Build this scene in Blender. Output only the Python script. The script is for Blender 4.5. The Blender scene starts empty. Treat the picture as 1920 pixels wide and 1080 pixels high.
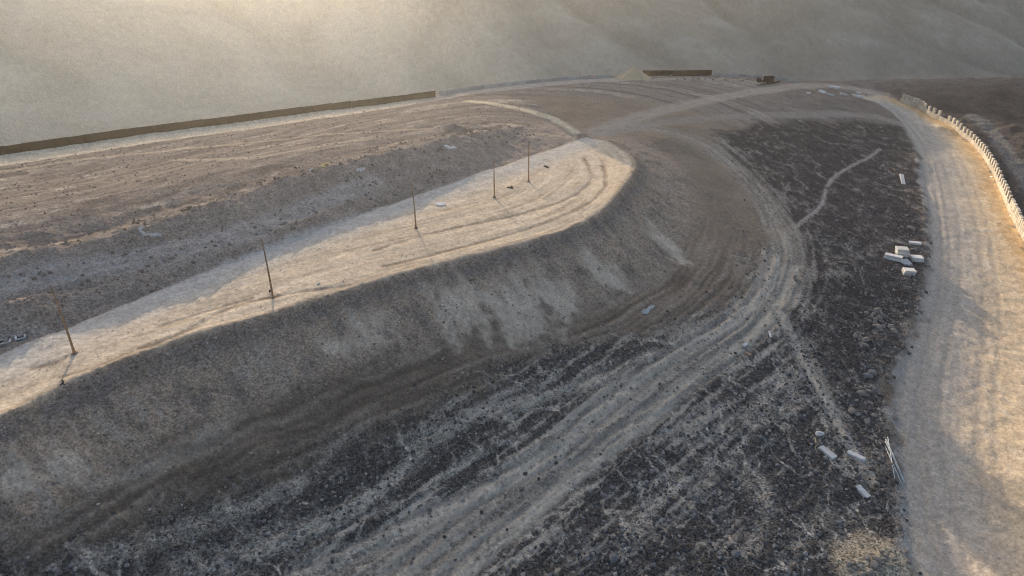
import bpy, bmesh, math, random
import numpy as np
from mathutils import Vector, Matrix

# ------------------------------------------------------------------ camera, sky, sun, exposure
S = bpy.context.scene
COL = S.collection
rnd = random.Random(7)
CAM_Z, PITCH, FPX = 50.0, math.radians(26.2), 1280.0
cam_d = bpy.data.cameras.new('camera'); cam_d.lens = 24.0; cam_d.sensor_width = 36.0
cam_d.clip_start = 0.5; cam_d.clip_end = 12000
cam = bpy.data.objects.new('camera', cam_d); COL.objects.link(cam)
cam.location = (0, 0, CAM_Z); cam.rotation_euler = (math.radians(90) - PITCH, 0, 0)
S.camera = cam

SUN_AZ, SUN_EL = math.radians(-17.0), math.radians(13.0)     # azimuth from +Y towards +X
W = bpy.data.worlds.new('World'); S.world = W; W.use_nodes = True
nt = W.node_tree
sky = nt.nodes.new('ShaderNodeTexSky'); sky.sky_type = 'NISHITA'; sky.sun_disc = False
sky.sun_elevation = SUN_EL; sky.sun_rotation = SUN_AZ
sky.air_density = 0.8; sky.dust_density = 6.0; sky.ozone_density = 1.0
nt.links.new(sky.outputs[0], nt.nodes['Background'].inputs[0])
nt.nodes['Background'].inputs[1].default_value = 0.15
sun_d = bpy.data.lights.new('sun', 'SUN'); sun_d.energy = 5.0; sun_d.angle = math.radians(0.25)
sun_d.color = (1.0, 0.82, 0.61)
sun = bpy.data.objects.new('sun', sun_d); COL.objects.link(sun)
SUNV = Vector((math.sin(SUN_AZ) * math.cos(SUN_EL), math.cos(SUN_AZ) * math.cos(SUN_EL), math.sin(SUN_EL)))
sun.rotation_euler = SUNV.to_track_quat('Z', 'Y').to_euler()
sun.location = (-60, 150, 200)
S.view_settings.view_transform = 'Standard'; S.view_settings.look = 'None'
S.view_settings.gamma = 1.0; S.view_settings.use_curve_mapping = False
S.view_settings.exposure = 1.6
S.cycles.volume_bounces = 1; S.cycles.max_bounces = 6; S.cycles.diffuse_bounces = 3
S.cycles.use_denoising = True; S.cycles.filter_width = 1.1

# ------------------------------------------------------------------ numeric helpers
_r = np.random.RandomState(11)
PERM = _r.permutation(256); PERM = np.concatenate([PERM, PERM, PERM])
GA = np.arange(256) / 256.0 * 2 * np.pi
GX, GY = np.cos(GA), np.sin(GA)
def perlin(x, y, seed=0):
    x = np.asarray(x, float) + seed * 17.31; y = np.asarray(y, float) + seed * 9.77
    xi = np.floor(x).astype(np.int64); yi = np.floor(y).astype(np.int64)
    xf = x - xi; yf = y - yi
    u = xf * xf * xf * (xf * (xf * 6 - 15) + 10); v = yf * yf * yf * (yf * (yf * 6 - 15) + 10)
    def g(ix, iy, dx, dy):
        h = PERM[PERM[ix & 255] + (iy & 255)]
        return GX[h] * dx + GY[h] * dy
    a = g(xi, yi, xf, yf); b = g(xi + 1, yi, xf - 1, yf)
    c = g(xi, yi + 1, xf, yf - 1); d = g(xi + 1, yi + 1, xf - 1, yf - 1)
    return (a + u * (b - a) + v * ((c + u * (d - c)) - (a + u * (b - a)))) * 1.45
def fbm(x, y, n=4, seed=0, gain=0.5):
    s = 0; a = 1.0; t = 0
    for i in range(n):
        s = s + a * perlin(x * 2 ** i, y * 2 ** i, seed + i * 3); t += a; a *= gain
    return s / t * 1.3
def sstep(a, b, x):
    t = np.clip((x - a) / (b - a), 0, 1); return t * t * (3 - 2 * t)
def smax(a, b, k):
    h = np.clip(0.5 + 0.5 * (a - b) / k, 0, 1)
    return b + (a - b) * h + k * h * (1 - h)
def mixc(c, col, w):
    return c + (np.asarray(col) - c) * w[:, None]
_PC = {}
def polyline(P, X, Y, reach=None):
    """distance, side (+ left of travel), arc length along, height along; beyond reach only a far distance"""
    P = np.asarray(P, float); n = len(X)
    key = (P.tobytes()[:256], len(P), X.ctypes.data, n, reach) if n > 200000 else None
    if key in _PC: return _PC[key]
    if reach is not None:
        m = (X > P[:, 0].min() - reach) & (X < P[:, 0].max() + reach) & (Y > P[:, 1].min() - reach) & (Y < P[:, 1].max() + reach)
        d = np.full(n, 1e3); sg = np.zeros(n); al = np.zeros(n); zz = np.zeros(n)
        if m.any(): d[m], sg[m], al[m], zz[m] = _polyline(P, X[m], Y[m])
        r = (d, sg, al, zz)
    else: r = _polyline(P, X, Y)
    if key: _PC[key] = r
    return r
def _polyline(P, X, Y):
    X = X.astype(np.float32); Y = Y.astype(np.float32); f4 = np.float32
    bd = np.full(X.shape, 1e18, f4); cr = np.zeros_like(X); al = np.zeros_like(X); zz = np.zeros_like(X)
    acc = 0.0; hz = P.shape[1] > 2
    for i in range(len(P) - 1):
        ax, ay = f4(P[i, 0]), f4(P[i, 1]); dx, dy = f4(P[i + 1, 0] - P[i, 0]), f4(P[i + 1, 1] - P[i, 1]); L2 = dx * dx + dy * dy + f4(1e-9); L = f4(math.sqrt(L2))
        qx = X - ax; qy = Y - ay
        t = (qx * dx + qy * dy) * f4(1 / L2); np.clip(t, 0, 1, out=t)
        ex = qx - t * dx; ey = qy - t * dy; d2 = ex * ex + ey * ey
        m = np.flatnonzero(d2 < bd)
        tm = t[m]; bd[m] = d2[m]; cr[m] = dx * qy[m] - dy * qx[m]; al[m] = f4(acc) + tm * L
        if hz: zz[m] = f4(P[i, 2]) + tm * f4(P[i + 1, 2] - P[i, 2])
        acc += float(L)
    return np.sqrt(bd).astype(float), np.sign(cr).astype(float), al.astype(float), zz.astype(float)
def inpoly(P, X, Y):
    P = np.asarray(P, float); ins = np.zeros(X.shape, bool); n = len(P)
    for i in range(n):
        ax, ay = P[i, :2]; bx, by = P[(i + 1) % n, :2]
        c = ((ay > Y) != (by > Y)) & (X < (bx - ax) * (Y - ay) / (by - ay + 1e-12) + ax)
        ins ^= c
    return ins
_SC = {}
def sdpoly(P, X, Y):
    P = np.asarray(P, float); key = (P.tobytes()[:256], len(P), X.ctypes.data, len(X)) if len(X) > 200000 else None
    if key in _SC: return _SC[key]
    d = polyline(np.vstack([P, P[:1]])[:, :2], X, Y)[0]
    r = np.where(inpoly(P, X, Y), -d, d)
    if key: _SC[key] = r
    return r
def smooth_line(P, n=6):
    P = np.asarray(P, float); out = []
    for i in range(len(P) - 1):
        p0 = P[max(i - 1, 0)]; p1 = P[i]; p2 = P[i + 1]; p3 = P[min(i + 2, len(P) - 1)]
        for k in range(n):
            t = k / n
            out.append(0.5 * ((2 * p1) + (-p0 + p2) * t + (2 * p0 - 5 * p1 + 4 * p2 - p3) * t * t + (-p0 + 3 * p1 - 3 * p2 + p3) * t ** 3))
    out.append(P[-1]); return np.array(out)
SP, CP = math.sin(PITCH), math.cos(PITCH)
def ray(px, py):
    u = (px - 960) / FPX; v = (540 - py) / FPX
    return np.array([u, CP + v * SP, -SP + v * CP])
def plan(px, py, z):
    d = ray(px, py); k = (CAM_Z - z) / -d[2]
    return (d[0] * k, d[1] * k, z)
SAZ, CAZ = math.sin(-SUN_AZ), math.cos(SUN_AZ)
def st(X, Y):                     # s across the sun's direction, t towards the sun
    return X * CAZ + Y * SAZ, -X * SAZ + Y * CAZ

# ------------------------------------------------------------------ terrain: survey points (picture point, height)
CTRL = [(0,1080,-2.5),(200,1080,-4),(420,1080,-5.5),(650,1080,-7),(900,1080,-8),(1150,1080,-8.6),(1400,1080,-9.2),(1600,1080,-9.8),(1760,1080,-10.5),(1920,1080,-10.5),
 (0,1000,1.0),(150,960,-.4),(350,930,-2.2),(560,900,-3.6),(800,880,-5),(1050,880,-6),(1250,900,-7.2),(1450,900,-8.4),(1620,900,-9.2),(1760,900,-9.6),(1910,900,-9.6),
 (0,930,4),(150,860,3.2),(300,800,3),(450,745,2.4),(640,690,2),(850,640,1),(1000,620,0),(1150,570,0),(1280,470,0),(1310,400,1.5),(1270,340,4),(1215,290,6.6),
 (400,850,.6),(700,780,-1.4),(900,740,-2),(1100,690,-2.4),(1300,600,-2),(1300,720,-4.5),(1150,780,-4.6),
 (1400,400,-.5),(1470,470,-2),(1470,560,-3.6),(1450,700,-6),(1480,800,-7.4),(1560,350,-1.5),(1560,440,-2.6),(1580,560,-4.8),(1620,680,-6.8),(1650,800,-8.4),
 (1700,480,-4.6),(1700,380,-3.8),(1690,290,-2.2),(1740,340,-4.2),(1780,460,-5.8),(1790,600,-7.4),(1820,750,-8.8),(1900,600,-7.6),(1900,750,-8.8),(1850,400,-5.4),(1910,450,-6.2),
 (1830,330,-4.4),(1780,260,-2.8),(1730,220,-1),(1680,190,1.5),(1600,172,4),(1500,162,6.5),(1400,172,7.2),(1300,195,7.5),(1200,220,7.7),(1120,250,7.8),(1330,260,5),(1450,260,3.2),(1600,240,.8),(1450,215,5.4),(1550,200,4.2),(1340,310,2.4),(1440,330,.8),
 (1920,330,-4.4),(1915,260,-2.4),(1850,225,-.6),(1780,195,1),(1880,180,3),(1700,165,3.6),(1920,160,3.6),(1800,155,4),
 (1000,290,7.6),(850,335,7.6),(650,410,7.6),(450,480,7.6),(200,580,7.6),(0,650,7.6),
 (150,520,9.2),(350,460,9.2),(550,400,9.2),(750,330,9),(900,275,8.6),
 (0,450,12.4),(200,415,12.5),(450,340,12.6),(650,285,12.2),(850,238,11),(1000,230,8.6),(1080,200,8.8),
 (0,360,11.3),(250,320,11.1),(500,270,10.8),(750,215,10.2),(950,190,10),(1100,170,9.4),(1250,160,8.8),(1380,156,8),
 (0,305,10.9),(300,262,10.7),(600,217,10.1),(830,181,9.3),(1000,158,8.8),(1160,148,8.4),(1330,144,8)]
PTS = [plan(*c) for c in CTRL]
PTS += [(-150,20,2),(-60,20,-3),(0,15,-9),(70,15,-12),(170,15,-12),(-200,90,9),(-180,150,11),(-120,60,8),(-160,190,9),(220,90,-9),(260,150,-4),(280,220,1),(300,290,3),(-90,35,1),(120,50,-11.5),(170,100,-9)]
PTS = np.array(PTS)
def tps(r2): return 0.5 * r2 * np.log(r2 + 1e-9)
def fit_rbf(P, lam):
    n = len(P); c = P[:, :2] / 50.0
    D = ((c[:, None] - c[None]) ** 2).sum(-1); A = np.zeros((n + 3, n + 3))
    A[:n, :n] = tps(D) + lam * np.eye(n); A[:n, n] = 1; A[:n, n + 1:] = c; A[n, :n] = 1; A[n + 1:, :n] = c.T
    return c, np.linalg.solve(A, np.concatenate([P[:, 2], np.zeros(3)]))
RC, RW = fit_rbf(PTS, 0.01)
def rbf(X, Y):
    x = X / 50.0; y = Y / 50.0; n = len(RC); h = RW[n] + RW[n + 1] * x + RW[n + 2] * y
    for i in range(n): h = h + RW[i] * tps((x - RC[i, 0]) ** 2 + (y - RC[i, 1]) ** 2)
    return h

# raised haul road (plateau) outline at its top
ZP = 8.0
EDGE_PX = [(-260,880),(-120,832),(0,782),(110,727),(230,675),(330,640),(420,612),(500,590),(640,545),(800,500),(950,463),(1060,430),(1130,394),(1172,352),(1190,318),(1176,292),(1140,272)]
EDGE = smooth_line([plan(a, b, ZP)[:2] for a, b in EDGE_PX], 3)
BACK = [plan(a, b, ZP)[:2] for a, b in [(1100,258),(1020,285),(900,325),(700,395),(500,465),(300,545),(150,605),(0,668),(-260,770)]]
PLATEAU = np.vstack([EDGE, BACK])
# banks behind the haul road (picture point, crest height, near slope, far slope)
BERM_B = np.array(smooth_line([plan(a, b, z) for a, b, z in [(-300,560,12.7),(-100,510,12.7),(0,484,12.7),(120,462,12.65),(250,428,12.95),(400,385,13.1),(520,340,13.2),(640,305,13.3),(760,278,13.1),(860,252,12.2),(960,240,9.8)]], 3))
BERM_A = np.array(smooth_line([plan(a, b, z) for a, b, z in [(-300,660,9.6),(-100,600,9.6),(30,570,10.2),(90,556,10.0),(180,540,9.2),(300,500,9.5),(400,465,9.7),(520,432,9.5),(600,400,9.7),(700,365,9.2),(800,322,8.8)]], 3))
WIND = EDGE                                                       # low windrow along the plateau's lip
# site's far edge in (s, t)
WALL_PX = [(-420,350,11),(-200,320,11),(0,289,11),(200,260,10.8),(400,233,10.5),(600,206,10.1),(820,177,9.4)]
WALL_L = smooth_line([plan(*w) for w in WALL_PX], 4)
WALL2 = smooth_line([plan(*w) for w in [(824,177.5,9.2),(950,161,8.9),(1060,150,8.6),(1150,144.5,8.4)]], 4)
WALL3 = smooth_line([plan(*w) for w in [(1205,142,8.4),(1270,142,8.2),(1336,142.5,8)]], 3)
WALL4 = smooth_line([plan(*w) for w in [(1338,142.5,8),(1420,147,7.4),(1500,155,6.8)]], 3)
_e = [st(p[0], p[1]) for p in list(WALL_L[::4]) + list(WALL2[::4]) + [WALL3[-1], WALL4[-1]]]
_e += [st(*plan(1700,156,4)[:2]), st(*plan(1920,150,4)[:2])]
_e = sorted(_e); ES = [e[0] for e in _e]; ET = [e[1] + 2.5 for e in _e]
# far ridge: unseen crest, height invented per s to cast the shade, so high that the low sun clears it only where the place is sunlit
T_LIST = [(-400,215,10),(-120,215,10),(-60,225,10),(0,232,9),(40,236,8),(61,238,8),(64,185,8),(66.5,40,-6),(70,18,-8.5),(75,20,-9.5),(77,41,-9.8),(79,54,-9.5),(84,60,-9),(93,66,-8.6),(105,77.5,-8),(117,88,-7),(130,104,-6.2),(157,138,-4.7),
          (166,146,-4),(178,153,-3.5),(190,160,-3),(200,172,-2.5),(207,188,-1.5),(212,202,0),(226,165,0),(242,140,0),(300,110,0),(500,120,0)]
T_S = [a[0] for a in T_LIST]; CREST_T = 380.0
T_Z = [a[2] + (CREST_T - a[1]) * math.tan(SUN_EL) for a in T_LIST]
# right road outline (picture) and barrier
BAR_PX = [(1664,171.5,3.6),(1690,183,2.6),(1712,192.5,1.6),(1728,200,.9),(1745,210.5,.2),(1765,223.5,-.9),(1783,236,-1.8),(1803,252.5,-2.7),(1818,265,-3.2),(1831,279,-3.7),(1845,297,-4.1),(1860,322,-4.6),(1875,350,-5),(1890,385,-5.5),(1906,420,-5.9),(1920,447,-6.3),(1960,520,-7.2),(2010,620,-8.2),(2080,760,-9.2)]
BARRIER = smooth_line([plan(*b) for b in BAR_PX], 4)
ROADL_PX = [(1600,176,4),(1660,200,1.2),(1700,245,-1.4),(1724,300,-3.2),(1722,330,-3.9),(1738,390,-4.8),(1742,480,-5.4),(1735,520,-6),(1722,590,-7),(1700,660,-7.8),(1668,720,-8.5),(1672,800,-8.9),(1690,900,-9.4),(1700,1000,-9.9),(1690,1030,-10),(1730,1100,-10.5),(1740,1200,-11)]
ROAD_R = np.vstack([smooth_line([plan(*b) for b in ROADL_PX], 3)[:, :2], [plan(2150,1200,-11)[:2]], BARRIER[::-1, :2]])

FARROAD_C = smooth_line([plan(a, b, z)[:2] for a, b, z in [(-300,345,11),(0,302,10.9),(200,272,10.8),(400,244,10.5),(600,216,10.1),(820,183,9.3)]], 2)
def H_base(X, Y):
    h = rbf(X, Y)
    s, t = st(X, Y)
    # banks
    d, sg, al, zc = polyline(BERM_B, X, Y)
    fr = np.where(sg < 0, 0.42, 0.16)
    h = smax(h, zc - fr * d, 0.5)
    d, sg, al, zc = polyline(BERM_A, X, Y)
    h = smax(h, zc - np.where(sg < 0, 0.5, 0.34) * d, 0.35)
    # haul road plateau with its embankment
    near = (np.abs(X) < 220) & (Y < 260)
    sd = sdpoly(PLATEAU, X, Y)
    de, sge, ale, _ = polyline(EDGE, X, Y)
    lip = (0.05 + 0.12 * perlin(ale / 2.5, ale * 0 + .3, 17)) * np.exp(-((de - 0.6) / 0.9) ** 2) + 0.9 * sstep(48, 60, s) * np.exp(-(de / 4.5) ** 2)
    top = ZP + lip
    sdw = sd + .55 * perlin(X / 2.2, Y / 2.2, 19) * sstep(0, 1.5, sd)
    emb = top - 0.60 * np.clip(sdw, 0, 200)
    hp = smax(h, emb, 0.5)
    w_in = sstep(0.5, -1.0, sd)
    flat = ZP + lip + 0.0 * X
    inside = np.where(sd < 0, smax(h * 0 + flat, np.minimum(h, ZP + 0.1), 0.1), hp)
    h = hp * (1 - w_in) + inside * w_in
    dr_, _, _, _ = polyline(FARROAD_C, X, Y, 25)
    h = h - .35 * sstep(6.5, 4.5, dr_)
    # right road sits a little below the stony ground
    sdr = sdpoly(ROAD_R, X, Y)
    h = h - 0.45 * sstep(0.8, -1.2, sdr)
    # ground outside the barrier stands a little higher at its far end
    # beyond the site's edge: valley, then the far hillside up to its ridge
    E = np.interp(s, ES, ET)
    w = sstep(0, 42, t - E)
    h = h * (1 - w) + (-16 + 0.02 * s) * w
    crest = np.interp(s, T_S, T_Z)
    crs = 0
    for k in (-26, -13, 0, 13, 26): crs = crs + np.interp(s + k, T_S, T_Z) / 5
    q = np.clip((t - 236) / (CREST_T - 236), 0, 1)
    cz = crs + (crest - crs) * sstep(0.93, 0.995, q)
    body = -18 + (cz + 18) * (0.30 * q + 0.70 * q ** 1.5)
    back = cz - np.clip(t - CREST_T, 0, 1e5) * 0.05
    hill = np.where(t < CREST_T, body, np.maximum(back, -20))
    h = np.where(t > 236, smax(h, hill, 2.0), h)
    return h

def bilin(gx, gy, G, u, v):
    fu = np.interp(u, gx, np.arange(len(gx))); fv = np.interp(v, gy, np.arange(len(gy)))
    i = np.minimum(fu.astype(int), len(gx) - 2); j = np.minimum(fv.astype(int), len(gy) - 2); a = fu - i; b = fv - j
    return (G[j, i] * (1 - a) + G[j, i + 1] * a) * (1 - b) + (G[j + 1, i] * (1 - a) + G[j + 1, i + 1] * a) * b
_gx = np.arange(-240, 301, 1.2); _gy = np.arange(15, 420, 1.2)
_X, _Y = np.meshgrid(_gx, _gy); _G = H_base(_X.ravel(), _Y.ravel()).reshape(_X.shape)
def H_fast(X, Y): return bilin(_gx, _gy, _G, X, Y)
KS = np.arange(25, 460, .8)
def at_many(pts):
    D = np.array([ray(a, b) for a, b in np.array(pts, float)]); K = np.broadcast_to(KS, (len(D), len(KS)))
    Z = lambda kk: CAM_Z + D[:, 2:] * kk - H_fast((D[:, :1] * kk).ravel(), (D[:, 1:2] * kk).ravel()).reshape(kk.shape)
    j = np.argmax(Z(K) < 0, 1); hi = KS[j][:, None]; lo = KS[np.maximum(j - 1, 0)][:, None]
    for i in range(18):
        m = (lo + hi) / 2; f = Z(m) < 0; hi = np.where(f, m, hi); lo = np.where(f, lo, m)
    hi = hi[:, 0]
    return np.stack([D[:, 0] * hi, D[:, 1] * hi, CAM_Z + D[:, 2] * hi], 1)
def at(px, py): return at_many([(px, py)])[0]
def atl(L, n=2): return smooth_line(at_many(L), n)[:, :2]

# ------------------------------------------------------------------ tracks, paths and patches in plan
TRACK = atl([(1180,238),(1260,248),(1330,275),(1390,325),(1440,385),(1472,445),(1478,500),(1450,555),(1390,612),(1300,668),(1210,735),(1110,815),(1010,890),(890,975),(780,1060),(690,1130)])
TRK_A = atl([(1455,480),(1440,540),(1380,600),(1290,655),(1200,715),(1110,785),(1040,850),(940,905),(820,965),(700,1020),(560,1085)])
TRK_B = atl([(1490,500),(1470,560),(1410,630),(1330,690),(1230,770),(1130,850),(1040,925),(950,1000),(850,1090)])
TRK_C = atl([(1462,585),(1490,640),(1525,705),(1560,765),(1600,840),(1640,900)])
TRK_D = atl([(1230,660),(1120,715),(1010,745),(890,775),(790,850),(700,930),(600,985),(420,1060),(300,1110)])
PATH = atl([(1650,280),(1625,297),(1590,315),(1560,335),(1547,362),(1540,385),(1515,408),(1488,427)])
FARTRK = atl([(1120,246),(1180,225),(1250,205),(1320,190),(1390,176),(1450,167),(1530,160),(1600,166),(1660,185),(1705,225),(1735,270)])
FARTRK2 = atl([(1135,250),(1230,232),(1340,220),(1460,215),(1560,214),(1640,218),(1700,240)])
SANDTRK = atl([(880,190),(930,196),(985,207),(1030,220),(1060,235),(1080,248)])
FIELDTRK = atl([(0,322),(150,300),(300,284),(420,272),(560,258),(700,247),(830,240)])
FIELDTRK2 = atl([(330,300),(480,296),(620,270),(800,247),(960,232)])
BENCH = atl([(-60,548),(60,520),(180,497),(300,480),(400,452),(480,430),(600,380),(700,338)])
FARROAD = atl([(-300,345),(0,302),(200,272),(400,244),(600,216),(820,183),(950,165),(1060,154),(1160,149)])
WHEEL_R = [atl([(1690,215),(1735,265),(1765,320),(1785,400),(1790,500),(1775,600),(1750,700),(1745,820),(1770,950),(1800,1080)]),
           atl([(1675,205),(1712,250),(1738,310),(1750,380),(1756,470),(1745,560),(1712,680),(1700,800),(1715,950),(1740,1080)]),
           atl([(1790,290),(1830,380),(1850,480),(1860,600),(1850,720),(1850,850),(1870,980)])]
TOPRUT = [atl([(120,705),(180,688),(260,655),(330,630),(400,592),(470,566),(560,549),(650,536)]), atl([(60,690),(100,682),(128,668)]), atl([(300,612),(380,585),(470,560)]), atl([(700,470),(800,440),(900,418),(1000,395),(1080,365),(1110,330),(1095,295)]), atl([(720,500),(860,465),(980,432),(1080,395),(1135,350),(1130,310)])]
OUTTRK = smooth_line([plan(1822,215,0)[:2], plan(1858,240,-1.2)[:2], plan(1890,285,-3)[:2], plan(1920,330,-4.2)[:2], plan(1960,400,-5.5)[:2]], 3)
STREAKS = [atl(l) for l in [
 [(890,732),(830,772),(790,812),(770,850),(740,905)], [(1020,700),(940,740),(880,775),(800,815)], [(1120,700),(1040,735),(985,760)],
 [(740,905),(660,960),(560,1010),(430,1060)], [(560,905),(470,950),(380,985),(260,1020),(150,1050)], [(700,930),(600,970),(480,1010),(330,1060)],
 [(1330,770),(1290,830),(1330,870)], [(1460,760),(1410,800),(1370,860),(1300,890),(1230,940),(1180,1000)], [(1300,890),(1240,930),(1210,985),(1160,1040)],
 [(1400,870),(1440,920),(1430,980),(1400,1040)], [(1340,860),(1390,890),(1420,940)], [(1520,640),(1490,720),(1470,800)], [(1480,690),(1440,740),(1390,790)],
 [(420,800),(300,870),(180,905)],
 [(1560,960),(1500,1010),(1470,1080)],[(1090,860),(1020,930),(960,1010)]]]
PALE_BLOBS = [(870,570,60,26),(960,560,60,30),(1040,560,40,30),(1000,600,60,14),(1120,505,26,24),(1150,525,30,18),(1245,450,26,30),(1265,470,16,22),(700,620,40,16),(620,652,26,8),(120,868,40,8),(30,905,30,10)]

_b = at_many([(b[0], b[1]) for b in PALE_BLOBS])
def H(X, Y):
    h = H_base(X, Y)
    s, t = st(X, Y); r = np.hypot(X, Y)
    far = t > 245
    sdp = sdpoly(PLATEAU, X, Y); sdr = sdpoly(ROAD_R, X, Y)
    inP = sstep(0.6, -1.2, sdp); inR = sstep(0.8, -1, sdr)
    rough = 1 - 0.82 * np.maximum(inP, inR * 0.8)
    rough = rough * (1 - .6 * sstep(1, 5, polyline(BERM_B, X, Y)[0]) * (polyline(BERM_B, X, Y)[1] > 0) * (X < 80))
    dt = polyline(TRACK, X, Y); rough = rough * (1 - 0.45 * np.exp(-(dt[0] / 5) ** 2))
    dbk, sgb, alb, _ = polyline(BERM_B, X, Y)
    bank = np.exp(-(np.clip(dbk - 3, 0, 99) / 9) ** 2) * (1 - inP)
    da = polyline(BERM_A, X, Y); bank = np.maximum(bank, np.exp(-(da[0] / 5) ** 2) * (1 - inP))
    h = h + rough * (0.36 * fbm(X / 9, Y / 9, 3, 1) + 0.20 * fbm(X / 1.7, Y / 1.7, 4, 5, 0.65))
    fld = sstep(2, 8, dbk) * (sgb > 0) * (X < 70) * (1 - inP)
    h = h + fld * (0.05 * fbm(alb / 3.0, dbk / 1.1, 4, 13, .6) + .05 * np.abs(perlin(X / .6, Y / .6, 14)))
    h = h + bank * (0.55 * fbm(X / 4.5, Y / 4.5, 4, 9, 0.55) + 0.12 * np.abs(perlin(X / 0.9, Y / 0.9, 4)))
    # machine ripples on the banks and on the brown apron below the embankment
    de, sge, ale, _ = polyline(EDGE, X, Y)
    ap = sstep(9, 15, de) * sstep(42, 26, de) * (sdp > 0) * (Y < 110)
    h = h + ap * sstep(.86, .70, ale / ale.max()) * 0.24 * perlin(ale / 14, de / 0.95 + 0.9 * fbm(ale / 10, de / 10, 2, 3), 21)
    wv = sstep(0.25, 0.6, fbm(X / 14, Y / 14, 2, 31)) * bank
    h = h + wv * 0.12 * np.sin(da[2] * 5.5 + 2.5 * fbm(X / 5, Y / 5, 2, 33))
    sl_ = (sdp > .5) * sstep(14, 10, de) * (sge < 0) * (Y < 140)
    h = h + sl_ * (.09 * perlin(ale / 1.6, de / 7, 23) + .07 * perlin(ale / .7, de / 3, 24))
    # plateau: streaky graded surface
    for P in TOPRUT: h = h - .10 * inP * np.exp(-(polyline(P, X, Y, 12)[0] / .4) ** 2)
    h = h + inP * (0.030 * perlin(ale / 14, de / 0.7, 41) + 0.08 * perlin(ale / 20, de / 3.0, 42) + 0.010 * fbm(X / 0.6, Y / 0.6, 2, 43))
    # ruts
    for P, wd, dp, gap in ((TRK_A, .55, .13, 1.1), (TRK_B, .55, .12, 1.1), (TRK_C, .5, .16, 1.0), (TRACK, .5, .10, 1.1), (FARTRK, .7, .08, 1.2), (FARTRK2, .7, .06, 1.2),
                           (WHEEL_R[0], .6, .035, 1.1), (WHEEL_R[1], .6, .08, 1.1), (WHEEL_R[2], .6, .03, 1.1)):
        d, sg, al, _ = polyline(P, X, Y, 12); dd = np.abs(d - gap)
        h = h - dp * np.exp(-(dd / wd) ** 2) + dp * 0.5 * np.exp(-((d - gap - 0.9) / .35) ** 2)
    for P in (TRK_A, TRK_B, TRACK):
        d, sg, al, _ = polyline(P, X, Y, 9)
        h = h + sstep(4.5, 3, d) * .07 * perlin(al / 25, d * np.where(sg == 0, 1, sg) / .55, 44)
    # right road: loaf-like tracked relief
    db = polyline(BARRIER, X, Y)
    h = h + inR * (0.018 * perlin(db[0] / 0.8, db[2] / 9, 51) + 0.045 * fbm(X / 2.2, Y / 2.2, 3, 52) + 0.10 * perlin(X / 9, Y / 9, 53))
    # earth heap bottom right, mound by the barrier, gravel hump near the haul road's end, windrow of spoil far away
    for (mx, my), hh, rx in MOUNDS:
        q = np.hypot(X - mx, Y - my) / rx * (1 + 0.25 * perlin(X / 2.0, Y / 2.0, 61))
        h = h + hh * np.clip(1 - q, 0, 1) ** 1.2 * (1 + 0.25 * perlin(X / 0.7, Y / 0.7, 62))
    d, sg, al, _ = polyline(SPOIL, X, Y, 12)
    h = h + np.clip(1.3 - d * 0.45, 0, 2) * (0.7 + 0.6 * perlin(al / 3.0, d / 3.0, 63))
    fine = sstep(190, 120, r)
    h = h + fine * (1 - .75 * np.maximum(inP, inR)) * (0.05 * fbm(X / .55, Y / .55, 3, 64, .6))
    h = h + inR * .025 * perlin(db[2] / .9, db[0] / 4.0, 65)
    ro = (db[1] > 0) * sstep(1.5, 5, db[0]) * (X > 60) * sstep(240, 215, t)
    h = h + ro * (.55 * fbm(X / 5, Y / 5, 4, 66, .6) + .30 * np.abs(perlin(X / 1.6, Y / 1.6, 67)))
    # far hillside relief
    hs = sstep(238, 275, t)
    gul = np.abs(perlin(s / 55 + .5 * t / 55 + 0.25 * perlin(s / 40, t / 40, 71), t / 110, 72))
    h = h + hs * sstep(378, 345, t) * (8.5 * (gul - 0.3) + 1.1 * fbm(s / 16, t / 12, 4, 73, 0.5))
    return h
MOUNDS = [(tuple(at(1645, 1050)[:2]), .8, 4.4), (tuple(at(1608, 1062)[:2]), .6, 3.2), (tuple(at(1762, 243)[:2]), 1.1, 7), (tuple(at(1245, 268)[:2]), 1.2, 8), (tuple(at(60, 580)[:2]), 1.0, 4.5),
          (tuple(at(850, 243)[:2]), 1.4, 5), (tuple(at(640, 615)[:2]), .5, 3), (tuple(at(1650, 640)[:2]), .7, 3), (tuple(at(1695, 465)[:2]), .15, 4)]
SPOIL = atl([(1215,152),(1260,150),(1300,150),(1340,152),(1390,154),(1415,156)], 2)

# ------------------------------------------------------------------ ground colours (albedo) in plan
C_TAN = (.43, .352, .262); C_BROWN = (.255, .196, .145); C_DARK = (.064, .058, .053); C_DUST = (.375, .325, .26)
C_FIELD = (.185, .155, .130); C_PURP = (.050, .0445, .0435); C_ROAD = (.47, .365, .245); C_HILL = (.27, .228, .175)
DARK_POLY = at_many([(-80,1010),(60,1030),(200,985),(380,938),(560,880),(760,785),(900,705),(1050,655),(1200,625),(1320,580),(1400,520),(1440,440),(1420,370),(1360,300),(1330,255),(1420,232),(1560,228),(1690,235),(1730,320),(1742,480),(1720,600),(1670,720),(1690,900),(1700,1030),(1560,1075),(1400,1076),(900,1076),(300,1076),(-80,1076)])[:, :2]
_cx = DARK_POLY.mean(0)
for i in range(len(DARK_POLY) - 5, len(DARK_POLY)):
    DARK_POLY[i] = DARK_POLY[i] + np.array([0, -18.0])
PURP_POLY = at_many([(1330,240),(1690,225),(1735,330),(1742,480),(1700,640),(1670,740),(1560,720),(1500,600),(1480,450),(1400,330)])[:, :2]
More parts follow.
